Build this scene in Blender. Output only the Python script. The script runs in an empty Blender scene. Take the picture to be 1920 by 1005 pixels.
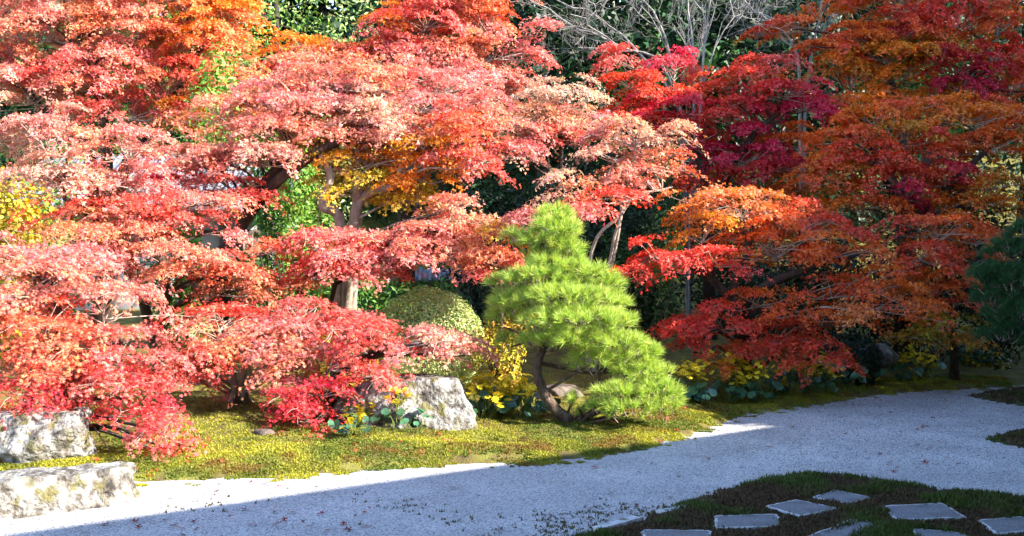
import bpy, math, random
import numpy as np
from mathutils import Vector

random.seed(7)
RNG = np.random.default_rng(11)
scene = bpy.context.scene
COL = scene.collection

# ------------------------------------------------------------------ camera, sky, sun, exposure
F = 2040.0          # focal length in photo pixels (photo 1920 wide)
HC = 2.0            # eye height above the gravel
cam_d = bpy.data.cameras.new('camera')
cam_d.sensor_width = 36.0
cam_d.lens = 36.0 * F / 1920.0
cam_d.clip_end = 600
cam = bpy.data.objects.new('camera', cam_d)
cam.location = (0, 0, HC)
cam.rotation_euler = (math.radians(90), 0, 0)
COL.objects.link(cam)
scene.camera = cam

SUN_EL = math.radians(30)
SUN_H = Vector((0.93, -0.37, 0)).normalized()
SUN_DIR = Vector((SUN_H.x * math.cos(SUN_EL), SUN_H.y * math.cos(SUN_EL), math.sin(SUN_EL)))
world = bpy.data.worlds.new('World')
scene.world = world
world.use_nodes = True
wn = world.node_tree
sky = wn.nodes.new('ShaderNodeTexSky')
sky.sky_type = 'NISHITA'
sky.sun_disc = False
sky.ozone_density = 2.5
sky.dust_density = .4
sky.sun_elevation = SUN_EL
sky.sun_rotation = math.atan2(SUN_H.x, SUN_H.y)
bg = wn.nodes['Background']
bg.inputs['Strength'].default_value = 0.15
wn.links.new(sky.outputs[0], bg.inputs[0])
sun_d = bpy.data.lights.new('sun', 'SUN')
sun_d.energy = 5.0
sun_d.angle = math.radians(0.6)
sun_d.color = (1.0, 0.93, 0.82)
sun = bpy.data.objects.new('sun', sun_d)
sun.rotation_euler = SUN_DIR.to_track_quat('Z', 'Y').to_euler()
COL.objects.link(sun)
scene.view_settings.view_transform = 'Standard'
scene.view_settings.look = 'None'
scene.view_settings.gamma = 1
scene.view_settings.use_curve_mapping = False
scene.view_settings.exposure = 2.2
scene.render.engine = 'CYCLES'
scene.cycles.max_bounces = 5
scene.cycles.diffuse_bounces = 2
scene.cycles.glossy_bounces = 2
scene.cycles.transmission_bounces = 4
scene.cycles.transparent_max_bounces = 6
scene.cycles.use_denoising = True
scene.cycles.caustics_reflective = False
scene.cycles.caustics_refractive = False

# ------------------------------------------------------------------ helpers
def P(px, py, d):
    return np.array([(px - 960) / F * d, d, HC + (502 - py) / F * d])

def vnoise(x, y, seed=0):
    """smooth value noise, 0..1"""
    x = np.asarray(x, float); y = np.asarray(y, float)
    xi = np.floor(x).astype(np.int64); yi = np.floor(y).astype(np.int64)
    fx = x - xi; fy = y - yi
    fx = fx * fx * (3 - 2 * fx); fy = fy * fy * (3 - 2 * fy)
    def h(a, b):
        n = (a * 374761393 + b * 668265263 + seed * 1442695041) & 0x7fffffff
        n = ((n ^ (n >> 13)) * 1274126177) & 0x7fffffff
        n = n ^ (n >> 16)
        return (n & 0xffff) / 65535.0
    a = h(xi, yi); b = h(xi + 1, yi); c = h(xi, yi + 1); d = h(xi + 1, yi + 1)
    return (a * (1 - fx) + b * fx) * (1 - fy) + (c * (1 - fx) + d * fx) * fy

def fbm(x, y, seed=0, o=4):
    s = 0; a = .5; t = 0
    for i in range(o):
        s = s + a * vnoise(x * 2 ** i, y * 2 ** i, seed + i); t += a; a *= .5
    return s / t

def fbm3(p, sc, seed=0, o=4):
    x, y, z = p[:, 0] * sc, p[:, 1] * sc, p[:, 2] * sc
    return (fbm(x + .37 * z, y - .61 * z, seed, o) + fbm(y + 5.2 + .3 * x, z + 1.7, seed + 9, o) + fbm(z - 3.1, x + .4 * y, seed + 17, o)) / 3

def make_mesh(name, V, faces, mat, colors=None, smooth=False):
    """faces: list of int arrays (N,3) or (N,4)"""
    V = np.asarray(V, np.float32)
    if not isinstance(faces, list):
        faces = [faces]
    faces = [np.asarray(f, np.int32) for f in faces if len(f)]
    me = bpy.data.meshes.new(name)
    me.vertices.add(len(V)); me.vertices.foreach_set('co', V.ravel())
    loops = np.concatenate([f.ravel() for f in faces])
    tot = np.concatenate([np.full(len(f), f.shape[1], np.int32) for f in faces])
    start = np.concatenate([[0], np.cumsum(tot)[:-1]]).astype(np.int32)
    me.loops.add(len(loops)); me.loops.foreach_set('vertex_index', loops)
    me.polygons.add(len(tot)); me.polygons.foreach_set('loop_start', start); me.polygons.foreach_set('loop_total', tot)
    if smooth:
        me.polygons.foreach_set('use_smooth', np.ones(len(tot), bool))
    if colors is not None:
        ca = me.color_attributes.new('tint', 'FLOAT_COLOR', 'POINT')
        c4 = np.ones((len(V), 4), np.float32); c4[:, :3] = colors
        ca.data.foreach_set('color', c4.ravel())
    me.update(calc_edges=True)
    if mat is not None:
        me.materials.append(mat)
    return me

def link(name, me, parent=None, loc=None):
    o = bpy.data.objects.new(name, me)
    COL.objects.link(o)
    if parent is not None:
        o.parent = parent
    if loc is not None:
        o.location = [float(v) for v in loc]
    return o

def tag(o, label=None, cat=None, group=None, kind=None):
    if label: o['label'] = label
    if cat: o['category'] = cat
    if group: o['group'] = group
    if kind: o['kind'] = kind
    return o

def empty(name, loc):
    o = bpy.data.objects.new(name, None)
    o.empty_display_size = .1
    o.location = [float(v) for v in loc]
    COL.objects.link(o)
    return o

class Geo:
    """collects vertices/faces; everything in world space, shifted by origin on build"""
    def __init__(s): s.V = []; s.F = {3: [], 4: []}; s.C = []; s.n = 0
    def add(s, V, Fc, c=None):
        V = np.asarray(V, float); Fc = np.asarray(Fc, np.int64)
        s.V.append(V); s.F[Fc.shape[1]].append(Fc + s.n)
        if c is not None:
            c = np.asarray(c, float)
            s.C.append(np.broadcast_to(c, (len(V), 3)))
        s.n += len(V)
    def build(s, name, mat, parent=None, origin=(0, 0, 0), smooth=False):
        V = np.concatenate(s.V) - np.asarray(origin, float)
        fc = [np.concatenate(s.F[k]) for k in (3, 4) if s.F[k]]
        C = np.concatenate(s.C) if s.C else None
        return link(name, make_mesh(name, V, fc, mat, C, smooth), parent)

def smooth_path(pts, sub=4):
    pts = np.asarray(pts, float)
    if len(pts) < 3: 
        t = np.linspace(0, 1, sub + 1)[:, None]
        return pts[0] * (1 - t) + pts[-1] * t
    ext = np.vstack([2 * pts[0] - pts[1], pts, 2 * pts[-1] - pts[-2]])
    out = []
    for i in range(1, len(ext) - 2):
        p0, p1, p2, p3 = ext[i - 1:i + 3]
        for t in np.linspace(0, 1, sub, endpoint=False):
            out.append(.5 * (2 * p1 + (p2 - p0) * t + (2 * p0 - 5 * p1 + 4 * p2 - p3) * t * t + (3 * p1 - p0 - 3 * p2 + p3) * t ** 3))
    out.append(ext[-2])
    return np.array(out)

def tube(g, pts, r, sides=6, c=None, rough=0.0):
    pts = np.asarray(pts, float); n = len(pts)
    r = np.interp(np.linspace(0, 1, n), np.linspace(0, 1, len(r)), r) if np.ndim(r) else np.full(n, r)
    T = np.gradient(pts, axis=0); T /= np.linalg.norm(T, axis=1)[:, None] + 1e-9
    ref = np.array([0.31, .95, .12]) if abs(T[:, 1]).mean() < .8 else np.array([1., .1, .2])
    U = np.cross(T, ref); U /= np.linalg.norm(U, axis=1)[:, None] + 1e-9
    W = np.cross(T, U)
    a = np.arange(sides) / sides * 2 * math.pi
    rr = r[:, None] * (1 + rough * (RNG.random((n, sides)) - .5))
    V = pts[:, None] + rr[..., None] * (np.cos(a)[None, :, None] * U[:, None] + np.sin(a)[None, :, None] * W[:, None])
    idx = np.arange(n * sides).reshape(n, sides)
    A = idx[:-1]; B = np.roll(idx, -1, 1)[:-1]; C2 = np.roll(idx, -1, 1)[1:]; D = idx[1:]
    q = np.stack([A, B, C2, D], -1).reshape(-1, 4)
    g.add(V.reshape(-1, 3), q, c)
    tip = pts[-1] + T[-1] * r[-1]
    last = idx[-1]
    g.add(np.vstack([V[-1], tip]), np.stack([np.arange(sides), (np.arange(sides) + 1) % sides, np.full(sides, sides)], 1), c)

def wig(a, b, k, amp):
    """wiggly path from a to b"""
    a = np.asarray(a, float); b = np.asarray(b, float)
    t = np.linspace(0, 1, k + 1)[:, None]
    L = np.linalg.norm(b - a)
    p = a * (1 - t) + b * t
    p[1:-1] += RNG.normal(0, amp * L, (k - 1, 3))
    return p

# ------------------------------------------------------------------ materials
def nodes_of(name):
    m = bpy.data.materials.new(name); m.use_nodes = True
    return m, m.node_tree, m.node_tree.nodes, m.node_tree.links, m.node_tree.nodes['Principled BSDF']

def leaf_mat(name, rough=.5, spec=.5, trans=.35, tmul=1.15, var=.25):
    m, t, N, L, b = nodes_of(name)
    at = N.new('ShaderNodeAttribute'); at.attribute_name = 'tint'
    geo = N.new('ShaderNodeNewGeometry')
    hsv = N.new('ShaderNodeHueSaturation')
    mr = N.new('ShaderNodeMapRange'); mr.inputs['To Min'].default_value = 1 - var; mr.inputs['To Max'].default_value = 1 + var
    L.new(geo.outputs['Random Per Island'], mr.inputs['Value'])
    L.new(mr.outputs[0], hsv.inputs['Value'])
    L.new(at.outputs['Color'], hsv.inputs['Color'])
    L.new(hsv.outputs[0], b.inputs['Base Color'])
    b.inputs['Roughness'].default_value = rough
    b.inputs['Specular IOR Level'].default_value = spec
    tr = N.new('ShaderNodeBsdfTranslucent')
    hs2 = N.new('ShaderNodeHueSaturation'); hs2.inputs['Saturation'].default_value = 1.1; hs2.inputs['Value'].default_value = tmul
    L.new(hsv.outputs[0], hs2.inputs['Color']); L.new(hs2.outputs[0], tr.inputs['Color'])
    mx = N.new('ShaderNodeMixShader'); mx.inputs[0].default_value = trans
    L.new(b.outputs[0], mx.inputs[1]); L.new(tr.outputs[0], mx.inputs[2])
    L.new(mx.outputs[0], N['Material Output'].inputs['Surface'])
    return m

def tex_mat(name, stops, scale=6, detail=6, rough=.85, bump=.4, bscale=None, bdist=.02, stretch=(1, 1, 1), spec=.3, second=None):
    m, t, N, L, b = nodes_of(name)
    tc = N.new('ShaderNodeTexCoord'); mp = N.new('ShaderNodeMapping'); mp.inputs['Scale'].default_value = stretch
    L.new(tc.outputs['Object'], mp.inputs[0])
    nz = N.new('ShaderNodeTexNoise'); nz.inputs['Scale'].default_value = scale; nz.inputs['Detail'].default_value = detail; nz.inputs['Roughness'].default_value = .65
    L.new(mp.outputs[0], nz.inputs['Vector'])
    cr = N.new('ShaderNodeValToRGB')
    els = cr.color_ramp.elements
    while len(els) < len(stops): els.new(.5)
    for e, (p, c) in zip(els, stops):
        e.position = p; e.color = (*c, 1)
    L.new(nz.outputs['Fac'], cr.inputs[0])
    colour = cr.outputs[0]
    if second:      # (scale, lo, hi, colour): a second growth of colour such as lichen or moss
        s2, lo, hi, c2 = second
        n2 = N.new('ShaderNodeTexNoise'); n2.inputs['Scale'].default_value = s2; n2.inputs['Detail'].default_value = 5
        L.new(mp.outputs[0], n2.inputs['Vector'])
        r2 = N.new('ShaderNodeMapRange'); r2.inputs['From Min'].default_value = lo; r2.inputs['From Max'].default_value = hi
        L.new(n2.outputs['Fac'], r2.inputs['Value'])
        mx = N.new('ShaderNodeMix'); mx.data_type = 'RGBA'
        L.new(r2.outputs[0], mx.inputs['Factor']); L.new(colour, mx.inputs['A']); mx.inputs['B'].default_value = (*c2, 1)
        colour = mx.outputs['Result']
    L.new(colour, b.inputs['Base Color'])
    b.inputs['Roughness'].default_value = rough
    b.inputs['Specular IOR Level'].default_value = spec
    nb = N.new('ShaderNodeTexNoise'); nb.inputs['Scale'].default_value = bscale or scale * 4; nb.inputs['Detail'].default_value = 6
    L.new(mp.outputs[0], nb.inputs['Vector'])
    bp = N.new('ShaderNodeBump'); bp.inputs['Strength'].default_value = bump; bp.inputs['Distance'].default_value = bdist
    L.new(nb.outputs['Fac'], bp.inputs['Height']); L.new(bp.outputs[0], b.inputs['Normal'])
    return m

M = {}
M['leaf'] = leaf_mat('maple_leaf', .5, .35, .4, 1.2)
M['green'] = leaf_mat('evergreen_leaf', .45, .3, .25)
M['needle'] = leaf_mat('pine_needle', .5, .4, .3, 1.1, .3)
M['moss'] = leaf_mat('moss_blade', .8, .2, .3, 1.1, .35)
M['petal'] = leaf_mat('flower_petal', .6, .2, .3)
M['broad'] = leaf_mat('leopard_plant_leaf', .28, .6, .15, 1.1, .2)
M['bark_dark'] = tex_mat('dark_maple_bark', [(.3, (.02, .013, .01)), (.6, (.06, .042, .03)), (.8, (.13, .10, .075))], 9, bump=.6, stretch=(1, 1, .3))
M['bark_pale'] = tex_mat('pale_maple_bark', [(.3, (.16, .12, .09)), (.6, (.36, .30, .24)), (.8, (.5, .45, .38))], 9, bump=.5, stretch=(1, 1, .3))
M['bark_white'] = tex_mat('silver_bark', [(.3, (.10, .09, .085)), (.55, (.24, .225, .21)), (.8, (.36, .34, .32))], 10, bump=.3, stretch=(1, 1, .4))
M['bark_pine'] = tex_mat('pine_bark', [(.3, (.03, .02, .015)), (.55, (.11, .07, .045)), (.75, (.24, .17, .12))], 14, bump=1.0, bdist=.03, stretch=(1, 1, .5))
M['twig'] = tex_mat('twig_bark', [(.3, (.22, .15, .11)), (.7, (.5, .42, .34))], 6, bump=.1)
M['rock'] = tex_mat('weathered_rock', [(.36, (.03, .025, .02)), (.44, (.11, .095, .08)), (.53, (.22, .21, .19)), (.68, (.40, .39, .375))], 8, 14, .9, 1.0, 24, .05, second=(6, .55, .66, (.12, .105, .04)))
M['rock_brown'] = tex_mat('brown_rock', [(.25, (.04, .028, .022)), (.5, (.10, .075, .06)), (.8, (.2, .165, .14))], 5, 8, .9, .8, 18, .03, second=(4, .58, .7, (.10, .11, .03)))
M['slab'] = tex_mat('granite_slab', [(.3, (.07, .07, .075)), (.5, (.15, .15, .16)), (.7, (.25, .25, .265))], 60, 5, .85, .5, 90, .006, second=(5, .5, .75, (.085, .085, .085)))
M['slab_edge'] = tex_mat('granite_slab_worn_edge', [(.3, (.34, .34, .34)), (.7, (.55, .55, .55))], 40, 5, .85, .5, 90, .006, second=(7, .5, .66, (.13, .12, .09)))
M['plaster'] = tex_mat('white_plaster', [(.3, (.27, .255, .235)), (.7, (.42, .40, .375))], 1.5, 6, .9, .15, 30)
M['wood'] = tex_mat('dark_timber', [(.3, (.03, .02, .015)), (.7, (.10, .07, .05))], 5, 6, .7, .3, stretch=(1, 1, .1))
M['tile'] = tex_mat('grey_roof_tile', [(.3, (.10, .11, .13)), (.7, (.24, .26, .30))], 5, 5, .6, .3)
M['soil'] = tex_mat('mossy_soil', [(.25, (.05, .035, .015)), (.45, (.11, .085, .02)), (.6, (.15, .145, .022)), (.8, (.22, .22, .03))], 3.0, 8, .95, .9, 40, .03)
M['patch_soil'] = tex_mat('dark_moss_soil', [(.25, (.035, .028, .018)), (.5, (.07, .062, .022)), (.75, (.07, .10, .02))], 4.0, 8, .95, .9, 40, .03)

def gravel_material():
    m, t, N, L, b = nodes_of('white_gravel')
    tc = N.new('ShaderNodeTexCoord')
    vo = N.new('ShaderNodeTexVoronoi'); vo.inputs['Scale'].default_value = 80; vo.inputs['Randomness'].default_value = 1
    L.new(tc.outputs['Object'], vo.inputs['Vector'])
    bw = N.new('ShaderNodeRGBToBW'); L.new(vo.outputs['Color'], bw.inputs[0])
    cr = N.new('ShaderNodeValToRGB'); e = cr.color_ramp.elements
    e[0].position = .08; e[0].color = (.13, .12, .12, 1); e[1].position = .9; e[1].color = (.56, .545, .54, 1)
    x = e.new(.3); x.color = (.31, .30, .305, 1); x = e.new(.55); x.color = (.44, .43, .43, 1)
    L.new(bw.outputs[0], cr.inputs[0])
    n = N.new('ShaderNodeTexNoise'); n.inputs['Scale'].default_value = 1.1; n.inputs['Detail'].default_value = 7
    L.new(tc.outputs['Object'], n.inputs['Vector'])
    mr = N.new('ShaderNodeMapRange'); mr.inputs['From Min'].default_value = .3; mr.inputs['From Max'].default_value = .7
    mr.inputs['To Min'].default_value = .78; mr.inputs['To Max'].default_value = 1.08
    L.new(n.outputs['Fac'], mr.inputs['Value'])
    mx = N.new('ShaderNodeMix'); mx.data_type = 'RGBA'; mx.blend_type = 'MULTIPLY'; mx.inputs['Factor'].default_value = 1
    L.new(cr.outputs[0], mx.inputs['A']); L.new(mr.outputs[0], mx.inputs['B'])
    L.new(mx.outputs['Result'], b.inputs['Base Color'])
    b.inputs['Roughness'].default_value = .95; b.inputs['Specular IOR Level'].default_value = .2
    bp = N.new('ShaderNodeBump'); bp.inputs['Strength'].default_value = .9; bp.inputs['Distance'].default_value = .012
    bp.invert = True
    L.new(vo.outputs['Distance'], bp.inputs['Height'])
    L.new(bp.outputs[0], b.inputs['Normal'])
    return m
M['gravel'] = gravel_material()

# ------------------------------------------------------------------ ground
EDGE_PX = [(-700, 905), (0, 899), (130, 896), (260, 906), (400, 901), (500, 894), (640, 886), (780, 873), (900, 869), (1000, 866), (1100, 858), (1200, 842),
           (1300, 815), (1370, 790), (1420, 772), (1480, 768), (1560, 755), (1640, 742), (1720, 735), (1790, 732), (1850, 728), (2000, 718), (2600, 700)]
EX = np.array([(px - 960) / F * (HC * F / (py - 502)) for px, py in EDGE_PX])
EY = np.array([HC * F / (py - 502) for px, py in EDGE_PX])

def edge_y(x):
    return np.interp(x, EX, EY)

def gz(x, y):
    x = np.asarray(x, float); y = np.asarray(y, float)
    s = y - edge_y(x)                                   # metres behind the gravel edge
    s = s + .34 * (fbm(x * 2.2, y * 2.2, 5) - .5) + .14 * (fbm(x * 9, y * 9, 6) - .5)
    a = np.clip(s / .8, -1.5, 1)
    rise = np.where(a > 0, .10 * a * (2 - a), .16 * a)
    z = rise - .012
    m = np.clip(s / 1.2, 0, 1)
    z = z + m * (.20 * (fbm(x * .9 + 3, y * .9, 21, 2) - .4) + .10 * (fbm(x * 3.2, y * 3.2, 31, 3) - .5))
    z = z + .055 * np.clip(s - 1.0, 0, 7) + .10 * np.clip(y - 21, 0, 60) + .28 * np.clip(y - 28, 0, 60)
    return z

def ground_at(px, py):
    d = HC * F / max(py - 502, 20)
    for _ in range(12):
        x = (px - 960) / F * d
        d = (HC - float(gz(x, d))) * F / max(py - 502, 20)
    x = (px - 960) / F * d
    return np.array([x, d, float(gz(x, d))])

def grid_mesh(name, xs, ys, zfun, mat, cfun=None):
    X, Y = np.meshgrid(xs, ys)
    Z = zfun(X, Y)
    V = np.stack([X, Y, Z], -1).reshape(-1, 3)
    i = np.arange(len(xs) * len(ys)).reshape(len(ys), len(xs))
    q = np.stack([i[:-1, :-1], i[:-1, 1:], i[1:, 1:], i[1:, :-1]], -1).reshape(-1, 4)
    return make_mesh(name, V, q, mat, None, True)

o = link('ground', make_mesh('ground', [(-300, -300, -.3), (300, -300, -.3), (300, 300, -.3), (-300, 300, -.3)], np.array([[0, 1, 2, 3]]), M['soil']))
tag(o, 'dark earth under the garden', 'ground', kind='structure')
xs = np.concatenate([np.linspace(-40, -8, 24, endpoint=False), np.linspace(-8, 10, 190, endpoint=False), np.linspace(10, 44, 26)])
ys = np.concatenate([np.linspace(8.6, 20, 150, endpoint=False), np.linspace(20, 80, 60)])
o = link('moss_bank', grid_mesh('moss_bank', xs, ys, gz, M['soil']))
tag(o, 'yellow-green mossy bank rising behind the white gravel', 'moss bank', kind='structure')

gx = np.linspace(-12, 14, 90); gy = np.concatenate([np.linspace(-4, 8, 12, endpoint=False), np.linspace(8, 18.5, 420)])
def gravel_z(x, y):
    w = np.clip((x - 1.0) / 3, 0, 1) * np.clip((y - 9.5) / 2, 0, 1)
    return .006 * (fbm(x * 1.5, y * 1.5, 3) - .5) + (.3 + w) * .013 * np.sin((y * .93 - x * .36 + .06 * np.sin(x * 1.3)) * 2 * math.pi / .17)
o = link('gravel', grid_mesh('gravel', gx, gy, gravel_z, M['gravel']))
tag(o, 'pale raked gravel sheet, half of it in shade', 'gravel', kind='structure')

# foreground moss bed with slabs, and two moss islands at the right
def inside(poly, x, y):
    poly = np.asarray(poly); r = np.zeros(x.shape, bool); j = len(poly) - 1
    for i in range(len(poly)):
        xi, yi = poly[i]; xj, yj = poly[j]
        r ^= ((yi > y) != (yj > y)) & (x < (xj - xi) * (y - yi) / (yj - yi + 1e-12) + xi); j = i
    return r

def dist_poly(poly, x, y):
    poly = np.asarray(poly); d = np.full(x.shape, 1e9)
    for i in range(len(poly)):
        a = poly[i - 1]; b = poly[i]; ab = b - a
        t = np.clip(((x - a[0]) * ab[0] + (y - a[1]) * ab[1]) / (ab @ ab + 1e-12), 0, 1)
        d = np.minimum(d, np.hypot(x - a[0] - t * ab[0], y - a[1] - t * ab[1]))
    return np.where(inside(poly, x, y), d, -d)

def gp(px, py, z=0.0):
    d = (HC - z) * F / (py - 502)
    return np.array([(px - 960) / F * d, d])

BED = [gp(*p) for p in [(1060, 1012), (1130, 995), (1200, 975), (1270, 948), (1350, 920), (1430, 901), (1500, 892), (1580, 893), (1650, 903), (1720, 913),
                         (1770, 923), (1840, 927), (1920, 934), (2100, 945), (2200, 1100), (1500, 1180), (900, 1100)]]
ISL1 = [gp(*p) for p in [(1812, 743), (1850, 735), (1920, 729), (2090, 727), (2090, 812), (1920, 763), (1860, 753)]]
ISL2 = [gp(*p) for p in [(1852, 827), (1885, 812), (1925, 806), (2050, 806), (2050, 860), (1925, 840)]]

def bed_z(poly, x, y, hgt):
    s = dist_poly(poly, x, y) + .10 * (fbm(x * 6, y * 6, 8) - .5)
    a = np.clip(s / .35, -1, 1)
    return np.where(a > 0, hgt * a * (2 - a), .10 * a) - .008 + np.clip(s / .2, 0, 1) * .035 * (fbm(x * 5, y * 5, 77) - .45)

def bed_mesh(name, poly, hgt, n, label):
    p = np.array(poly)
    xs = np.linspace(p[:, 0].min() - .2, p[:, 0].max() + .2, n); ys = np.linspace(p[:, 1].min() - .2, p[:, 1].max() + .2, n)
    me = grid_mesh(name, xs, ys, lambda X, Y: bed_z(poly, X, Y, hgt), M['patch_soil'])
    return tag(link(name, me), label, 'moss bed', kind='structure')
bed_mesh('moss_bed', BED, .042, 150, 'dark moss bed around the square stone slabs')
bed_mesh('moss_island', ISL1, .07, 60, 'dark moss island at the far end of the gravel')
bed_mesh('moss_island', ISL2, .07, 60, 'dark moss island halfway along the gravel')

# ------------------------------------------------------------------ the hall whose eaves shade the gravel (stands behind and above the viewer)
ED = np.array([.79, .62]); ED = ED / np.linalg.norm(ED); EN = np.array([ED[1], -ED[0]])     # eave direction, and towards the hall
EAVE_H = 4.2
sh = EAVE_H / math.tan(SUN_EL)
E0 = np.array([-.79, 10.2]) + sh * np.array([SUN_H.x, SUN_H.y])
def hp(t, s, z):
    q = E0 + ED * t + EN * s
    return (q[0], q[1], z)
def prism(g, base, z0, z1):
    n = len(base)
    V = [(x, y, z0) for x, y in base] + [(x, y, z1) for x, y in base]
    g.add(V, [[i, (i + 1) % n, n + (i + 1) % n, n + i] for i in range(n)])
    if n == 4:
        g.add(V, [[3, 2, 1, 0], [4, 5, 6, 7]])
hall = empty('temple_hall', hp(0, 6, 0))
tag(hall, 'temple hall with deep eaves behind the viewer, shading the gravel', 'hall')
g = Geo()
t0, t1 = -16, 9.7
V = [hp(t0, 0, EAVE_H), hp(t1, 0, EAVE_H), hp(t1, 6, 7.2), hp(t0, 6, 7.2), hp(t0, 0, EAVE_H + .16), hp(t1, 0, EAVE_H + .16), hp(t1, 6, 7.5), hp(t0, 6, 7.5),
     hp(t0, 12, EAVE_H), hp(t1, 12, EAVE_H), hp(t0, 12, EAVE_H + .16), hp(t1, 12, EAVE_H + .16)]
g.add(V, [[0, 3, 2, 1], [4, 5, 6, 7], [0, 1, 5, 4], [3, 8, 9, 2], [7, 6, 11, 10], [8, 10, 11, 9]])
g.build('roof', M['tile'], hall, hall.location)
g = Geo(); prism(g, [hp(t0 + 1, 4.2, 0)[:2], hp(t1 - 1, 4.2, 0)[:2], hp(t1 - 1, 10.5, 0)[:2], hp(t0 + 1, 10.5, 0)[:2]], 0, 4.75); prism(g, [hp(t0 + 1, 4.25, 0)[:2], hp(t1 - .3, 4.25, 0)[:2], hp(t1 - .3, 7.7, 0)[:2], hp(t0 + 1, 7.7, 0)[:2]], 4.76, 6.15); g.build('wall', M['plaster'], hall, hall.location)
g = Geo(); prism(g, [hp(t0 + 1, 2.2, 0)[:2], hp(t1 - 1, 2.2, 0)[:2], hp(t1 - 1, 4.2, 0)[:2], hp(t0 + 1, 4.2, 0)[:2]], .45, .55); g.build('veranda', M['wood'], hall, hall.location)

# ------------------------------------------------------------------ foliage machinery
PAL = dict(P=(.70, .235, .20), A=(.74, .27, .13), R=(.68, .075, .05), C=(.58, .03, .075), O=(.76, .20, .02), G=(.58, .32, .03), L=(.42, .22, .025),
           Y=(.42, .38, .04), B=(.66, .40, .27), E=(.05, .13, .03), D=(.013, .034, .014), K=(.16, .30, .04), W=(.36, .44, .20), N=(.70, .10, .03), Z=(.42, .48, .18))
PAL = {k: np.array(v) for k, v in PAL.items()}

def lobes(angs, lens, hw):
    V = []; Fc = []
    for i, (a, l) in enumerate(zip(angs, lens)):
        a = math.radians(a); d = np.array([math.sin(a), math.cos(a)]); p = np.array([d[1], -d[0]])
        V += [(*(p * hw + d * .12), 0), (*(d * l), -.16 * l), (*(-p * hw + d * .12), 0)]
        Fc.append((3 * i, 3 * i + 1, 3 * i + 2))
    V = np.array(V); V[:, 1] -= .25
    return V, np.array(Fc)
LEAF5 = lobes([0, 48, -48, 98, -98], [.85, .78, .78, .52, .52], .17)
LEAF3 = lobes([0, 75, -75], [.8, .72, .72], .24)
LEAFD = (np.array([[0, -.6, 0], [.24, 0, .06], [0, .7, -.1], [-.24, 0, .06]]), np.array([[0, 1, 2], [0, 2, 3]]))
LEAF2 = lobes([-38, 52], [.85, .8], .30)
LEAF1 = (np.array([[.3, -.5, 0], [.1, .75, -.1], [-.35, -.2, .06]]), np.array([[0, 1, 2]]))
LEAFR = (np.array([[0, -.5, 0], [.4, -.1, .05], [.25, .4, 0], [-.25, .4, 0], [-.4, -.1, .05]]), np.array([[0, 1, 2], [0, 2, 3], [0, 3, 4]]))

def norm(v):
    return v / (np.linalg.norm(v, axis=-1, keepdims=True) + 1e-9)

def put_leaves(g, c, n, size, cols, tpl):
    TV, TF = tpl
    N = len(c)
    if N == 0: return
    n = norm(n)
    r = RNG.normal(size=(N, 3))
    u = norm(np.cross(n, r)); v = np.cross(n, u)
    size = np.asarray(size)[:, None, None]
    V = c[:, None] + size * (TV[None, :, 0, None] * u[:, None] + TV[None, :, 1, None] * v[:, None] + TV[None, :, 2, None] * n[:, None])
    k = len(TV)
    Fc = (TF[None] + (np.arange(N) * k)[:, None, None]).reshape(-1, 3)
    g.add(V.reshape(-1, 3), Fc, np.repeat(cols, k, axis=0))

def leaf_cols(keys, N, spread=.3, pos=None):
    base = np.array([PAL[k] for k in keys])
    if pos is not None:     # colours run into one another across the branch
        t = np.clip((fbm3(pos, 1.1, 19, 3) - .5) * 3.2 + .5 + RNG.normal(0, .16, N), 0, .999) * (len(base) - 1)
        i = np.floor(t).astype(int); f = (t - i)[:, None]
        c = base[i] * (1 - f) + base[np.minimum(i + 1, len(base) - 1)] * f
        c = c * np.exp(RNG.normal(0, spread * .5, (N, 1))) * np.exp(RNG.normal(0, .12, (N, 3)))
        return np.clip(c, .004, .85)
    pick = base[RNG.integers(0, len(base), N)]
    mean = base[RNG.integers(0, len(base))]
    c = pick * .45 + mean * .55
    c = c * np.exp(RNG.normal(0, spread * .5, (N, 1))) * np.exp(RNG.normal(0, .12, (N, 3)))
    return np.clip(c, .004, .8)

def spray(gl, gt, c, nrm, R, nleaf, size, keys, tpl, twig_c=(.4, .32, .26), twigs=3, jitter=.55, out=None):
    """a flat fan of leaves about c, drooping at the rim"""
    nrm = nrm / np.linalg.norm(nrm)
    if out is None: out = RNG.normal(size=3)
    v = np.cross(nrm, out); v /= np.linalg.norm(v) + 1e-9; u = np.cross(v, nrm)
    a = RNG.random(nleaf) * 2 * math.pi; rad = R * np.sqrt(RNG.random(nleaf)) * (1 + .25 * np.sin(3 * a + RNG.random() * 6)) 
    x = rad * np.cos(a) * 1.4; y = rad * np.sin(a) * .72
    z = RNG.normal(0, .09 * R, nleaf) - .26 * rad ** 2 / R - .12 * np.clip(x, 0, None)
    C = c + x[:, None] * u + y[:, None] * v + z[:, None] * nrm
    rim = (x[:, None] * u + y[:, None] * v) / R
    Nn = nrm + .45 * rim + RNG.normal(0, jitter, (nleaf, 3))
    put_leaves(gl, C, Nn, size * (.6 + .7 * RNG.random(nleaf)), leaf_cols(keys, nleaf, .3, C), tpl)
    if gt is not None:
        for _ in range(twigs):
            aa = RNG.random() * 6.28
            e = c + u * math.cos(aa) * R * 1.05 + v * math.sin(aa) * R * .8 - nrm * .28 * R
            tube(gt, wig(c - nrm * .05, e, 2, .06), [.0045, .002], 3, twig_c)

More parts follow.
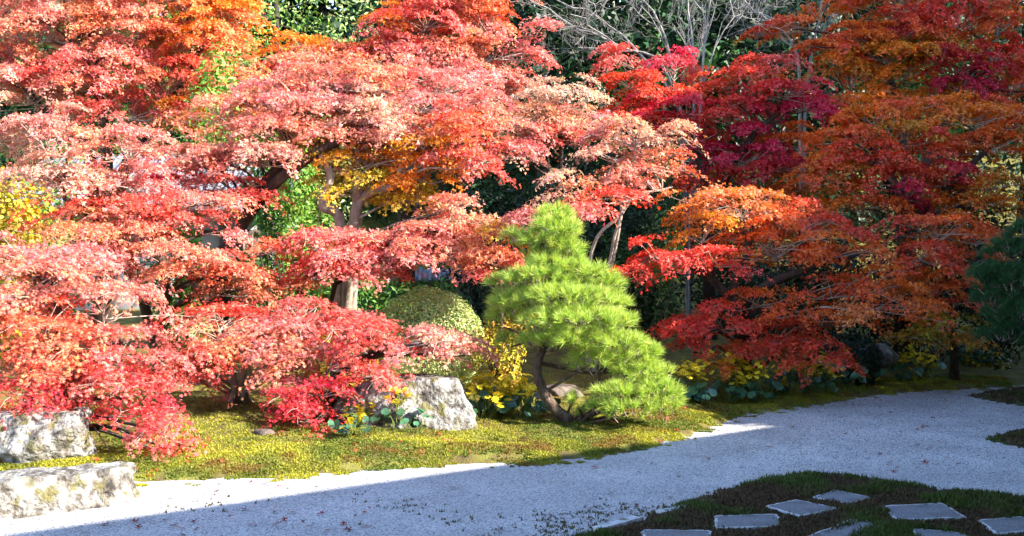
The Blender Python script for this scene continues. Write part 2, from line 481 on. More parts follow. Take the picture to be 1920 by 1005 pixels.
def pad_sprays(c, rx, ry, rz, R, dens):
    n = max(3, int(dens * (math.pi * rx * ry + 3 * rx * rz) / (2 * R * R)))
    a = RNG.random(n) * 2 * math.pi
    el = np.arcsin(np.clip(RNG.random(n) * 1.25 - .25, -1, 1))
    rr = .45 + .75 * RNG.random(n) ** .8
    d = np.stack([np.cos(a) * np.cos(el), np.sin(a) * np.cos(el), np.sin(el)], 1)
    pos = c + d * np.array([rx, ry, rz]) * rr[:, None]
    pos[:, 2] -= .25 * rz * (rr * np.cos(el)) ** 2
    tier = .24 + .05 * RNG.random()                      # maples carry their leaves in level shelves
    off = RNG.random() * tier
    zz_ = pos[:, 2] - c[2] + off
    pos[:, 2] += (np.round(zz_ / tier) * tier - zz_) * .8
    nrm = d * np.array([.4, .4, .2]) + np.array([0, 0, 1.0]) + RNG.normal(0, .12, (n, 3))
    return pos, nrm, d * np.array([1, 1, .1]) + RNG.normal(0, .35, (n, 3))

def maple(name, label, d, base, stems, pads, seed, leaf=.047, bark='bark_dark', tr=.07, dens=1.45, nl=118, R=.26, twig_c=(.42, .34, .28), twigs=3, cat='tree', group=None, ry_k=.7, fillp=.28):
    """base: (px, py or None, depth); stems: list of px paths [(px,py,dd)...] ; pads (px,py,w,h,dd,keys[,stem])"""
    global RNG
    RNG = np.random.default_rng(seed)
    bx = (base[0] - 960) / F * base[1]; by = base[1]
    b0 = np.array([bx, by, float(gz(bx, by)) - .04])
    root = empty(name, b0)
    tag(root, label, cat, group)
    gt = Geo(); gw = Geo(); gl = Geo()
    ends = []
    for si, st in enumerate(stems):
        pts = [b0 + np.array([.10 * (si - (len(stems) - 1) / 2), 0, 0])] + [P(x, y, d + dd) for x, y, dd in st]
        pp = smooth_path(pts, 5)
        r = np.linspace(tr, tr * .42, len(pp)); r[0] *= 1.35
        tube(gt, pp, r, 8, rough=.2)
        ends.append(pp)
    tpl = LEAF5 if d < 13.6 else (LEAF3 if d < 18 else LEAF2)
    if d >= 18: nl = int(nl * 1.35); leaf *= .88
    fill = []
    for i, a in enumerate(pads):
        for b in pads[i + 1:]:
            gap = math.hypot(a[0] - b[0], (a[1] - b[1]) * 1.6)
            if gap < .62 * (a[2] + b[2]) and RNG.random() < fillp:
                f = RNG.uniform(.35, .65)
                fill.append((a[0] * f + b[0] * (1 - f) + RNG.normal(0, 12), a[1] * f + b[1] * (1 - f) + RNG.normal(0, 8), .3 * (a[2] + b[2]), .22 * (a[3] + b[3]), a[4] * f + b[4] * (1 - f) + RNG.normal(.1, .2), a[5] + b[5]))
    pads = pads + fill
    allp = np.concatenate(ends)
    for pd in pads:
        px, py, w, h, dd, keys = pd[:6]
        dep = d + dd
        c = P(px, py, dep)
        rx = w / 2 * dep / F; rz = h / 2 * dep / F; ry = min(max(ry_k * rx, .35), 1.4)
        # limb: from the closest lower point of a stem
        q = c - np.array([0, 0, .5 * rz])
        dist = np.linalg.norm(allp - q, axis=1) + 2.0 * np.clip(allp[:, 2] - q[2] + .25, 0, None)
        dist[: 2] += 5
        j = int(np.argmin(dist)); s = allp[j]
        mid = .5 * (s + q) + np.array([0, 0, .10 * np.linalg.norm(q - s)])
        lp = smooth_path(np.vstack([s, wig(s, mid, 2, .05)[1:], wig(mid, q, 2, .06)[1:]]), 3)
        L = np.linalg.norm(q - s)
        r0 = min(tr * .5, .012 + .016 * L)
        tube(gt, lp, np.linspace(r0, r0 * .35, len(lp)), 5)
        pos, nrm, outs = pad_sprays(c, rx, ry, rz, R, dens)
        for k in range(len(pos)):
            if len(gw.V) < 4000:
                f = lp[RNG.integers(len(lp) // 2, len(lp))]
                tube(gw, wig(f, pos[k] - nrm[k] * .04, 2, .07), [.009, .004], 3, twig_c)
            spray(gl, gw, pos[k], nrm[k], R * (.7 + .5 * RNG.random()), int(nl * (.7 + .6 * RNG.random())), leaf, keys, tpl, twig_c, (twigs if twigs > 3 or d < 13.6 else (1 if d < 18.5 else 0)), out=outs[k])
    gt.build('trunk', M[bark], root, b0, True)
    tag(gw.build('twigs', M['twig'], root, b0), kind='stuff')
    tag(gl.build('crown', M['leaf'], root, b0), kind='stuff')
    return root

# ------------------------------------------------------------------ maples, lit side
maple('maple_tree', 'low pink-red maple spilling over the boulder at the far left', 11.6, (40, 12.2), [[(70, 700, .4), (110, 600, .3), (90, 520, .3)], [(150, 690, .3), (230, 640, .1)]],
      [(50, 520, 280, 110, .2, 'PA'), (190, 555, 230, 110, .3, 'PA'), (80, 620, 250, 100, -.1, 'RA'), (230, 645, 210, 90, .1, 'PR'), (40, 690, 230, 80, -.3, 'AR'),
       (170, 705, 260, 80, -.2, 'RP'), (60, 755, 220, 60, -.4, 'RC'), (250, 745, 190, 70, -.3, 'CR'), (305, 795, 110, 60, -.5, 'RP'), (315, 832, 90, 45, -.5, 'R'), (325, 852, 40, 30, -.5, 'RP'),
       (170, 480, 180, 60, .6, 'P'), (10, 470, 180, 60, .6, 'PA'), (-70, 600, 200, 160, .2, 'RA'), (10, 790, 120, 40, -.4, 'RA')], 101, leaf=.042)
maple('maple_tree', 'small domed pink maple with pale multi-stem trunk on the moss', 13.3, (450, 13.9), [[(440, 730, .2), (430, 680, .1), (400, 640, 0)], [(450, 725, .2), (465, 670, 0), (500, 620, 0)], [(460, 735, .2), (490, 690, 0), (560, 660, 0)]],
      [(430, 625, 230, 70, .1, 'PA'), (530, 625, 220, 80, 0, 'P'), (460, 655, 250, 60, -.2, 'PA'), (375, 665, 160, 70, -.2, 'PR'), (560, 675, 170, 70, -.2, 'PA'),
       (560, 585, 220, 50, .4, 'RP'), (420, 590, 200, 50, .3, 'R'), (350, 708, 110, 30, -.3, 'CP'), (550, 700, 90, 25, -.3, 'P'), (330, 690, 130, 60, -.1, 'R')], 102, bark='bark_white', tr=.06, leaf=.042)
maple('maple_tree', 'deep red drooping maple beside the large white boulder', 12.9, (640, 13.6), [[(625, 720, .1), (640, 660, 0), (700, 630, 0)], [(610, 740, -.1), (590, 715, -.2)]],
      [(690, 625, 220, 45, .1, 'PR'), (790, 640, 210, 40, .0, 'P'), (630, 665, 150, 60, -.1, 'PR'), (880, 655, 80, 40, -.1, 'BP'), (700, 702, 90, 26, -.55, 'PR'), (850, 640, 110, 35, .1, 'PB'),
       (605, 735, 110, 60, -.5, 'RC'), (570, 775, 150, 65, -.6, 'CR'), (590, 820, 110, 55, -.6, 'R'), (530, 760, 80, 50, -.5, 'RC'), (660, 600, 160, 50, .4, 'RP')], 103, leaf=.042)
maple('maple_tree', 'tall pink maple with dark trunk leaning right in front of the white house', 16.2, (420, 18.0), [[(425, 500, .5), (450, 430, .3), (490, 350, .1), (555, 275, 0), (570, 200, 0)], [(400, 520, .6), (440, 440, .4), (530, 330, -.2), (640, 260, -.3), (700, 235, -.3)], [(385, 560, .5), (330, 480, .3)]],
      [(560, 185, 290, 90, .2, 'P'), (430, 210, 220, 80, .3, 'PA'), (690, 215, 230, 90, -.2, 'PB'), (650, 145, 250, 90, .4, 'PA'), (480, 285, 260, 70, -.2, 'PB'), (760, 255, 180, 70, -.3, 'PB'),
       (360, 290, 200, 70, 0, 'PA'), (430, 350, 220, 55, -.3, 'PR'), (310, 350, 150, 55, 0, 'CR'), (800, 190, 190, 80, .1, 'P'), (540, 245, 200, 60, 0, 'PA'), (860, 150, 200, 80, .6, 'PR'), (740, 140, 200, 80, .6, 'PA')], 104, tr=.13)
maple('maple_tree', 'pink maple over the yellow shrub at the left edge', 14.6, (300, 15.6), [[(310, 520, .3), (285, 460, .2), (290, 410, .1), (230, 350, 0)], [(250, 500, .3), (200, 430, .2), (120, 370, 0)]],
      [(130, 320, 250, 90, 0, 'PB'), (250, 265, 220, 70, .2, 'PA'), (80, 245, 200, 90, .2, 'BP'), (190, 385, 220, 50, -.1, 'R'), (130, 430, 210, 75, -.2, 'A'), (240, 430, 170, 80, -.2, 'AP'),
       (330, 395, 150, 60, .1, 'PR'), (290, 460, 170, 75, -.2, 'PA'), (370, 490, 150, 65, -.2, 'AP'), (440, 510, 190, 45, .2, 'RA'), (250, 335, 170, 70, .1, 'P'), (200, 510, 150, 60, -.2, 'P'), (395, 375, 150, 40, .2, 'PA'), (455, 535, 110, 32, .3, 'PA'), (430, 425, 90, 22, .5, 'P'), (500, 470, 90, 30, .5, 'RA')], 105, tr=.08, bark='bark_dark')
maple('maple_tree', 'golden maple with two curving pale trunks in the middle of the grove', 15.9, (640, 17.4), [[(640, 430, .3), (605, 385, .1), (620, 330, 0), (600, 290, 0)], [(660, 440, .3), (680, 370, .2), (740, 345, 0), (755, 300, 0)], [(670, 370, .2), (672, 320, .2), (670, 280, .1)]],
      [(610, 295, 130, 75, .1, 'GY'), (700, 290, 190, 60, .1, 'GO'), (690, 345, 210, 50, .3, 'GY'), (800, 320, 150, 60, .1, 'GO'), (650, 250, 200, 60, .2, 'AP'), (770, 370, 140, 40, .3, 'G'),
       (850, 235, 170, 90, -.2, 'RA'), (870, 295, 120, 70, -.3, 'PR'), (930, 220, 130, 80, .2, 'PA'), (960, 270, 110, 60, .3, 'P'), (830, 270, 130, 60, -.2, 'OG')], 106, tr=.10, bark='bark_pale')
maple('maple_tree', 'pink maple with level branches above the round green azalea', 15.2, (585, 16.8), [[(560, 545, .2), (600, 510, 0), (680, 470, -.1), (760, 450, -.1)], [(640, 500, .1), (720, 430, .1), (820, 400, 0)]],
      [(700, 465, 250, 75, 0, 'P'), (800, 440, 220, 65, 0, 'PA'), (600, 455, 170, 60, -.1, 'PR'), (835, 388, 130, 36, .2, 'PA'), (640, 505, 190, 55, -.2, 'RP'), (880, 395, 120, 60, .1, 'BA'),
       (850, 470, 120, 40, 0, 'P'), (740, 490, 120, 30, 0, 'P'), (570, 535, 110, 40, 0, 'RA'), (870, 430, 90, 40, .1, 'A')], 107, tr=.042)
maple('maple_tree', 'small orange-red maple touching the pine from behind', 14.6, (935, 15.2), [[(940, 560, .2), (930, 490, .1)]],
      [(920, 470, 110, 50, 0, 'AR'), (955, 495, 80, 30, .2, 'RP'), (900, 490, 70, 30, .2, 'A'), (940, 430, 90, 50, .2, 'GO'), (985, 415, 90, 45, .2, 'P')], 108, tr=.04)
maple('maple_tree', 'tall orange maple filling the upper left corner', 20.5, (190, 22.5), [[(200, 380, .3), (190, 200, 0), (150, 100, 0)], [(230, 330, .3), (330, 180, 0), (380, 90, 0)], [(170, 300, .3), (80, 200, 0)]],
      [(70, 50, 270, 110, 0, 'PA'), (240, 50, 250, 100, 0, 'AP'), (390, 60, 190, 130, 0, 'OA'), (160, 140, 260, 90, -.2, 'PR'), (320, 140, 220, 90, -.2, 'RA'), (50, 170, 220, 110, -.2, 'BP'), (430, 140, 170, 90, -.1, 'A'),
       (240, 205, 240, 70, -.3, 'RP'), (380, 210, 200, 60, -.2, 'OG'), (440, 20, 130, 90, .2, 'O'), (120, -20, 300, 80, .2, 'PA'), (320, -20, 280, 70, .3, 'O'), (-30, 100, 160, 140, 0, 'P'), (20, 260, 140, 80, 0, 'B')], 109, tr=.15, leaf=.066, R=.32)
maple('maple_tree', 'tall red maple at top centre reaching towards the dark conifer', 21.5, (760, 23.5), [[(760, 330, .3), (770, 180, 0), (800, 60, 0)], [(790, 300, .3), (880, 150, 0), (940, 90, 0)], [(740, 300, .2), (640, 160, 0)]],
      [(740, 105, 240, 80, 0, 'PR'), (600, 120, 210, 70, 0, 'PA'), (560, 85, 150, 50, .2, 'O'), (850, 100, 190, 90, 0, 'PA'), (800, 30, 190, 90, 0, 'RP'), (900, 30, 130, 100, 0, 'RA'), (950, 90, 130, 60, -.1, 'P'),
       (1005, 55, 60, 45, -.1, 'P'), (890, 165, 200, 80, -.2, 'PA'), (960, 150, 110, 50, 0, 'PA'), (730, 40, 100, 70, .3, 'OL'), (930, 215, 140, 70, -.1, 'PA'), (520, 150, 130, 60, 0, 'R'), (840, -20, 240, 70, .2, 'RA')], 110, tr=.14, leaf=.066, R=.32)
maple('maple_tree', 'half bare beige maple with dense twigs behind the pine', 19.5, (1040, 21), [[(1050, 330, .2), (1055, 230, 0)], [(1030, 330, .2), (1010, 250, 0)]],
      [(1060, 175, 170, 70, 0, 'B'), (1020, 215, 190, 60, 0, 'BA'), (1010, 250, 150, 45, -.2, 'PR'), (1080, 240, 100, 40, -.1, 'AP'), (955, 285, 90, 45, -.2, 'BP')], 111, nl=70, twigs=7, twig_c=(.6, .48, .36), leaf=.055, tr=.06)
maple('maple_tree', 'slender salmon maple with a thin forked trunk right of the pine top', 16.4, (1100, 17.0), [[(1110, 470, .2), (1165, 400, 0), (1180, 340, 0), (1195, 270, 0)], [(1165, 400, 0), (1140, 330, 0)], [(1165, 402, 0), (1260, 350, .1)]],
      [(1190, 250, 170, 70, .1, 'BA'), (1155, 285, 130, 50, 0, 'BP'), (1240, 300, 130, 50, 0, 'AR'), (1190, 330, 140, 45, -.1, 'AP'), (1265, 240, 80, 40, .2, 'AB'), (1130, 245, 90, 40, .2, 'P'), (1160, 355, 110, 35, 0, 'AR')], 112, nl=75, twigs=6, twig_c=(.58, .46, .34), leaf=.052, tr=.035, bark='bark_pale')
maple('maple_tree', 'rose maple whose bare top twigs rise just behind the pine tip', 14.5, (1150, 15.2), [[(1140, 640, .4), (1100, 500, .2), (1060, 430, .1), (1045, 380, 0), (1055, 310, 0)]],
      [(1080, 400, 90, 75, 0, 'P'), (1095, 365, 100, 45, .1, 'RA'), (1000, 400, 90, 40, 0, 'PR'), (1045, 370, 70, 50, 0, 'BA'), (1150, 360, 120, 30, .3, 'R'), (1055, 330, 50, 50, 0, 'B')], 113, tr=.03, nl=80, bark='bark_dark')

# ------------------------------------------------------------------ maples, shaded side
maple('maple_tree', 'broad orange-red maple arching over the yellow flowers in the shade', 16.0, (1395, 17.4), [[(1385, 600, .2), (1375, 540, .1), (1400, 470, 0), (1400, 410, 0)], [(1380, 580, .2), (1300, 500, 0), (1220, 480, -.2)], [(1400, 570, .2), (1520, 500, 0), (1640, 470, 0)]],
      [(1380, 385, 260, 70, .2, 'OA'), (1500, 405, 230, 80, .2, 'RO'), (1450, 450, 230, 70, 0, 'OR'), (1330, 420, 160, 60, .1, 'OG'), (1230, 475, 160, 60, -.3, 'R'), (1340, 480, 180, 50, -.5, 'RP'), (1190, 500, 110, 50, -.2, 'RO'),
       (1560, 465, 200, 80, 0, 'OR'), (1330, 600, 190, 90, -.3, 'RN'), (1300, 645, 130, 60, -.3, 'R'), (1390, 660, 130, 50, -.3, 'RO'), (1430, 560, 150, 50, -.1, 'RO'), (1480, 620, 150, 50, -.2, 'RN'), (1520, 660, 140, 50, -.3, 'NR'),
       (1560, 545, 160, 60, -.2, 'OR'), (1540, 600, 90, 45, -.3, 'RO'), (1590, 580, 90, 45, -.4, 'OA'), (1592, 605, 50, 30, -.5, 'AO'), (1640, 530, 170, 80, 0, 'ON'), (1700, 570, 150, 60, .1, 'ON')], 201, fillp=.08, dens=1.25, tr=.09)
maple('maple_tree', 'crimson maple in the middle of the shaded slope', 20.5, (1330, 22), [[(1325, 420, .2), (1310, 300, 0), (1260, 190, 0)], [(1340, 400, .2), (1400, 270, 0), (1460, 210, 0)]],
      [(1175, 105, 95, 75, 0, 'PR'), (1265, 115, 130, 50, .2, 'CP'), (1200, 165, 190, 60, 0, 'RN'), (1290, 200, 220, 60, 0, 'CR'), (1400, 150, 190, 70, 0, 'RO'), (1440, 115, 110, 60, -.1, 'RP'), (1470, 170, 200, 45, -.3, 'RC'), (1360, 215, 120, 50, -.3, 'RP'),
       (1510, 195, 160, 55, .1, 'C'), (1290, 250, 170, 50, -.1, 'CR'), (1180, 220, 160, 50, .1, 'RN'), (1400, 290, 230, 50, -.1, 'C'), (1500, 310, 190, 55, -.3, 'CR'), (1350, 340, 160, 60, .2, 'NR'), (1480, 260, 170, 50, .1, 'ON'), (1450, 360, 200, 50, .3, 'LN')], 202, fillp=.08, dens=1.25, tr=.10, leaf=.062, R=.30)
maple('maple_tree', 'tall orange maple in the upper right corner', 23.0, (1700, 25), [[(1700, 380, .2), (1690, 220, 0), (1660, 120, 0)], [(1720, 360, .2), (1790, 200, 0), (1850, 90, 0)], [(1690, 380, .2), (1600, 220, 0)]],
      [(1600, 75, 170, 80, 0, 'OR'), (1690, 50, 170, 70, 0, 'RO'), (1660, 100, 150, 60, -.2, 'OG'), (1780, 20, 200, 70, .2, 'R'), (1880, 40, 150, 80, 0, 'RO'), (1730, 90, 170, 50, -.2, 'OL'), (1700, 130, 120, 40, -.2, 'O'), (1790, 120, 180, 60, 0, 'RC'),
       (1870, 100, 150, 60, 0, 'R'), (1800, 150, 130, 60, -.2, 'C'), (1850, 190, 150, 60, -.1, 'RO'), (1590, 130, 140, 45, .2, 'OL'), (1620, 190, 140, 40, 0, 'ON'), (1560, 110, 130, 60, .1, 'RO'), (1700, -10, 260, 60, .2, 'RO'), (1480, 40, 130, 50, .3, 'RO'), (1740, 170, 150, 40, .3, 'LO'), (1940, 150, 140, 80, 0, 'RO')], 203, fillp=.08, dens=1.25, tr=.14, leaf=.068, R=.30)
maple('maple_tree', 'olive and orange maple low on the right slope', 19.0, (1690, 20.5), [[(1690, 470, .2), (1680, 380, 0), (1640, 300, 0)], [(1700, 450, .2), (1780, 350, 0), (1850, 280, 0)]],
      [(1640, 215, 150, 55, .2, 'ON'), (1590, 250, 170, 50, 0, 'NO'), (1700, 200, 130, 45, .2, 'RO'), (1700, 250, 150, 50, 0, 'LO'), (1820, 210, 190, 60, .1, 'O'), (1900, 220, 130, 60, .1, 'ON'), (1640, 290, 190, 60, -.2, 'NR'), (1740, 260, 90, 45, -.1, 'R'),
       (1780, 280, 150, 50, -.1, 'RO'), (1860, 270, 140, 60, 0, 'ON'), (1680, 330, 180, 55, -.3, 'RN'), (1560, 330, 170, 50, -.2, 'NL'), (1770, 330, 160, 50, -.2, 'CN'), (1870, 340, 140, 55, -.2, 'OL'), (1700, 360, 90, 45, -.6, 'C'),
       (1620, 380, 170, 45, -.2, 'ON'), (1780, 380, 150, 45, -.2, 'NO'), (1860, 375, 110, 45, -.3, 'O'), (1560, 290, 120, 50, .1, 'O')], 204, fillp=.08, dens=1.25, tr=.10, leaf=.062, R=.30)
maple('maple_tree', 'dark orange maple drooping beside the right-hand pine', 17.2, (1790, 18.4), [[(1785, 600, .2), (1770, 500, 0), (1740, 440, 0)], [(1790, 590, .2), (1830, 480, 0)]],
      [(1760, 425, 190, 60, 0, 'RO'), (1830, 440, 130, 55, .1, 'NO'), (1720, 470, 170, 60, -.2, 'NR'), (1800, 490, 150, 60, 0, 'ON'), (1740, 530, 150, 60, 0, 'NO'), (1790, 555, 110, 60, -.1, 'RN'), (1770, 600, 120, 60, .2, 'LY'), (1730, 625, 110, 45, .2, 'L'), (1810, 640, 90, 40, .2, 'NL')], 205, fillp=.08, dens=1.25, tr=.045)

# ------------------------------------------------------------------ evergreen woods, shrubs
def clump_leaves(gl, c, rx, ry, rz, n, size, keys, tpl, shell=.55, jitter=.6, up=.5):
    d = norm(RNG.normal(size=(n, 3)))
    rr = shell + (1 - shell) * RNG.random(n) ** .6
    lump = .8 + .4 * fbm3(d * 2.5 + 7 + c * .3, 1.0, 3, 3)
    pos = c + d * np.array([rx, ry, rz]) * (rr * lump)[:, None]
    nn = d + np.array([0, 0, up]) + RNG.normal(0, jitter, (n, 3))
    put_leaves(gl, pos, nn, size * (.7 + .6 * RNG.random(n)), leaf_cols(keys, n), tpl)

def bush(name, label, px, py_base, d, w, h, keys, n, size, seed, cat='shrub', tpl=LEAFD, trim=True, group=None):
    """a rounded shrub w x h photo pixels, its foot at the ground at depth d"""
    global RNG
    RNG = np.random.default_rng(seed)
    x = (px - 960) / F * d
    z0 = float(gz(x, d)) if py_base is None else P(px, py_base, d)[2]
    b0 = np.array([x, d, z0])
    root = empty(name, b0); tag(root, label, cat, group)
    rx = w / 2 * d / F; rz = h * d / F
    gt = Geo(); gl = Geo()
    for k in range(7):
        a = RNG.random() * 6.28
        tube(gt, wig(b0, b0 + np.array([math.cos(a) * rx * .6, math.sin(a) * rx * .5, rz * (.5 + .3 * RNG.random())]), 3, .06), [.02, .006], 5)
    if trim:
        clump_leaves(gl, b0 + np.array([0, 0, rz * .42]), rx, rx * .8, rz * .58, n, size, keys, tpl, .82, .45)
    else:
        for k in range(9):
            o = RNG.normal(size=3) * np.array([rx * .45, rx * .4, rz * .24])
            clump_leaves(gl, b0 + np.array([0, 0, rz * .5]) + o, rx * .5, rx * .45, rz * .3, n // 9, size, keys, tpl, .4, .6)
    gt.build('stem', M['bark_dark'], root, b0, True)
    tag(gl.build('crown', M['green'], root, b0), kind='stuff')
    return root

def evergreen(name, label, x, y, h, r, keys, n, size, seed, low=.12, cat='tree', group=None, conif=True, tpl=None):
    global RNG
    RNG = np.random.default_rng(seed)
    b0 = np.array([x, y, float(gz(x, y)) - .1])
    root = empty(name, b0); tag(root, label, cat, group)
    gt = Geo(); gl = Geo()
    tube(gt, smooth_path(wig(b0, b0 + np.array([0, 0, h * .95]), 4, .01), 3), [.028 * h * .7, .02], 8, rough=.15)
    K = 46
    for k in range(K):
        t = low + (1 - low) * (k + .5) / K
        rad = r * ((1 - t) ** .7 + .08) if conif else r * math.sqrt(max(.05, 1 - (2 * t - 1.05) ** 2))
        a = k * 2.4 + RNG.random()
        e = b0 + np.array([math.cos(a) * rad * .7, math.sin(a) * rad * .7, h * t - (.12 * rad if conif else -.1 * rad)])
        s = b0 + np.array([0, 0, h * t])
        tube(gt, wig(s, e, 3, .05), [.03, .008], 4)
        clump_leaves(gl, e, rad * .55 + .2, rad * .55 + .2, h * .045 + .1, n // K, size, keys, tpl or LEAFD, .1, .7)
    gt.build('trunk', M['bark_dark'], root, b0, True)
    tag(gl.build('crown', M['green'], root, b0), kind='stuff')
    return root

# evergreen oaks beside the hall: they throw the shade over the right half of the garden
for i, (x, y, h, r, lab) in enumerate([(10.3, 13.4, 6.2, 2.1, 'lowest'), (17.2, 13.3, 13.8, 2.5, 'second'), (15.0, 17.1, 12.6, 2.7, 'third'), (17.0, 19.6, 15.0, 3.0, 'fourth'), (19.2, 22.2, 16.0, 3.2, 'last')]):
    evergreen('oak_tree', lab + ' evergreen oak of the row beside the hall, out of the picture', x, y, h, r, 'D', 10000, .34, 400 + i, low=.04, group='oaks beside the hall', conif=False, tpl=LEAF1)
# backdrop woods
woods = [(-15, 31, 11, 4.0, 'DE', 'dark evergreen behind the upper left orange maple'), (-10.5, 33, 10, 3.4, 'EK', 'dark evergreen behind the white house'), (-6.4, 30, 10.5, 2.8, 'WK', 'sunlit pale green broadleaf tree at the top edge'),
         (-2.2, 34, 12, 3.6, 'DE', 'dark evergreen behind the top centre red maple'), (1.0, 31, 12, 2.8, 'D', 'very dark conifer left of the bare silver tree'), (4.2, 33, 13, 3.4, 'DE', 'dark conifer directly behind the bare silver tree'),
         (7.8, 33, 12, 3.2, 'D', 'dark conifer behind the crimson maple'), (11.5, 34, 13, 3.6, 'DE', 'dark conifer behind the upper right orange maple'), (15.5, 33, 13, 3.6, 'D', 'dark conifer at the right end of the woods'),
         (-19, 36, 12, 4.0, 'D', 'dark conifer beyond the left edge of the woods')]
for i, (x, y, h, r, k, lab) in enumerate(woods):
    evergreen('evergreen_tree', lab, x, y, h, r, k, 13000, .11 if i == 2 else .19, 430 + i, low=.03, tpl=LEAFD if i == 2 else LEAF1, conif=(i not in (2, 0)), group='woods behind the garden')
for i, (x, y, h, lab) in enumerate([(-22, 43, 14, 'far left'), (-16.5, 41, 14, 'second from the left'), (-11.5, 43, 15, 'behind the pale green broadleaf tree'), (-7, 41, 14, 'left of the top centre red maple'), (-3.4, 43, 15, 'behind the top centre red maple'),
                                    (.4, 41, 15, 'behind the dark conifer gap'), (4.0, 43, 15, 'behind the bare silver tree'), (7.6, 41, 15, 'right of the bare silver tree'), (11.4, 43, 15, 'behind the upper right orange maple'), (15.2, 41, 15, 'near the right end'), (19.5, 43, 15, 'at the right end')]):
    evergreen('forest_conifer', 'dark conifer high on the hillside, ' + lab, x, y, h, 3.4, 'D', 11000, .40, 460 + i, low=.02, tpl=LEAF1, group='conifers high on the hillside')
bush('evergreen_shrub', 'glossy green shrub between the leaning maple and the golden maple', 545, None, 19.5, 190, 420, 'EK', 7000, .10, 301, trim=False)
bush('evergreen_shrub', 'low glossy green shrub in front of the white house', 330, None, 18.5, 130, 200, 'EK', 3500, .09, 302, trim=False)
bush('yellow_shrub', 'yellow-leaved shrub at the left edge', 20, None, 16.5, 170, 400, 'YG', 5000, .08, 303, trim=False, tpl=LEAFR)
bush('azalea', 'round clipped green azalea behind the white boulder', 805, None, 15.6, 215, 178, 'Z', 18000, .036, 304)
bush('azalea', 'low clipped azalea half hidden left of the round one', 655, None, 15.4, 160, 130, 'KG', 6000, .045, 305)
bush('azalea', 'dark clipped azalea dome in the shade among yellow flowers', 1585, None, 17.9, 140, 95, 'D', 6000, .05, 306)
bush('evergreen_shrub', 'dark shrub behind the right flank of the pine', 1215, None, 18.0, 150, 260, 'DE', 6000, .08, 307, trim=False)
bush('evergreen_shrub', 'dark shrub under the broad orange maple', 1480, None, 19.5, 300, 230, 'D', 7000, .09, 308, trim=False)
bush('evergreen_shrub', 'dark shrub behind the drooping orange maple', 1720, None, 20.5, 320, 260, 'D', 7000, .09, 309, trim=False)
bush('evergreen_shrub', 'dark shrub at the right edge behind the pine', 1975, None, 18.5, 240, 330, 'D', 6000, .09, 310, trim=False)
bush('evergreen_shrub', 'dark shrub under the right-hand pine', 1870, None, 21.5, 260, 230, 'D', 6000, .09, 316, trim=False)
bush('evergreen_shrub', 'glossy green shrub in front of the tiled garden wall', 715, None, 20.0, 260, 165, 'EK', 6000, .09, 317, trim=False)
bush('evergreen_shrub', 'low glossy green shrub at the foot of the leaning maple', 475, None, 20.5, 150, 130, 'EK', 4000, .09, 318, trim=False)
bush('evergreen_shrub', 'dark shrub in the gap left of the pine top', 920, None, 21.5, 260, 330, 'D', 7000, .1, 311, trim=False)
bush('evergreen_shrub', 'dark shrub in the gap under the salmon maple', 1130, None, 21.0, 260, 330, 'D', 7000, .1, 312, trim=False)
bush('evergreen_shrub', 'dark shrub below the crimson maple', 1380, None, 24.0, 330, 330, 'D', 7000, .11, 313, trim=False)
bush('ochre_shrub', 'loose yellow-brown shrub between the boulder and the pine', 945, None, 15.0, 120, 130, 'YL', 2600, .05, 314, trim=False)
bush('evergreen_shrub', 'green shrub behind the far left maple', 90, None, 19.0, 300, 300, 'EK', 5000, .1, 315, trim=False)

# bare silver trees on the slope
def bare_tree(label, d, base_px, stems, seed, r=.042):
    global RNG
    RNG = np.random.default_rng(seed)
    bx = (base_px - 960) / F * d; b0 = np.array([bx, d, float(gz(bx, d))])
    root = empty('bare_tree', b0); tag(root, label, 'tree', 'bare silver trees')
    g = Geo(); gw = Geo()
    def grow(p, v, L, rad, lev):
        e = p + v * L
        path = wig(p, e, 4, .05)
        tube(g if lev < 2 else gw, path, [rad, rad * .6], 6 if lev < 2 else 3)
        if lev >= 5: return
        for _ in range(3):
            t = RNG.integers(len(path) // 3, len(path))
            nv = norm(v + RNG.normal(0, .55, 3) + np.array([0, 0, .15]))
            grow(path[t], nv, L * (.5 + .25 * RNG.random()), max(rad * .55, .0055), lev + 1)
    for st in stems:
        pts = smooth_path([b0] + [P(x, y, d + dd) for x, y, dd in st], 4)
        tube(g, pts, np.linspace(r, r * .5, len(pts)), 7)
        v = norm(pts[-1] - pts[-3])
        grow(pts[-1], v, 1.5, r * .5, 1)
        for k in (len(pts) * 2 // 3, len(pts) * 4 // 5):
            grow(pts[k], norm(v + RNG.normal(0, .45, 3)), 1.2, r * .35, 1)
    g.build('trunk', M['bark_white'], root, b0, True)
    tag(gw.build('twigs', M['bark_white'], root, b0), kind='stuff')
bare_tree('bare silver tree with fanning pale stems at the top of the slope', 23.5, 1290, [[(1280, 300, 0), (1255, 100, 0), (1225, 20, 0)], [(1300, 300, 0), (1300, 100, 0), (1290, 20, 0)], [(1310, 250, 0), (1320, 90, 0), (1330, 10, 0)], [(1290, 250, 0), (1190, 90, .3), (1130, 40, .3)], [(1280, 260, 0), (1240, 120, -.2), (1170, 90, -.2), (1110, 60, -.2)]], 501)
bare_tree('thin white leaning tree among the crimson leaves', 21.3, 1290, [[(1296, 250, 0), (1318, 160, 0), (1340, 90, 0)]], 502, .024)
bare_tree('bare grey tree behind the top of the orange maple', 25.0, 1500, [[(1500, 200, 0), (1490, 90, 0), (1440, 30, 0)], [(1510, 200, 0), (1530, 60, 0)]], 503, .05)

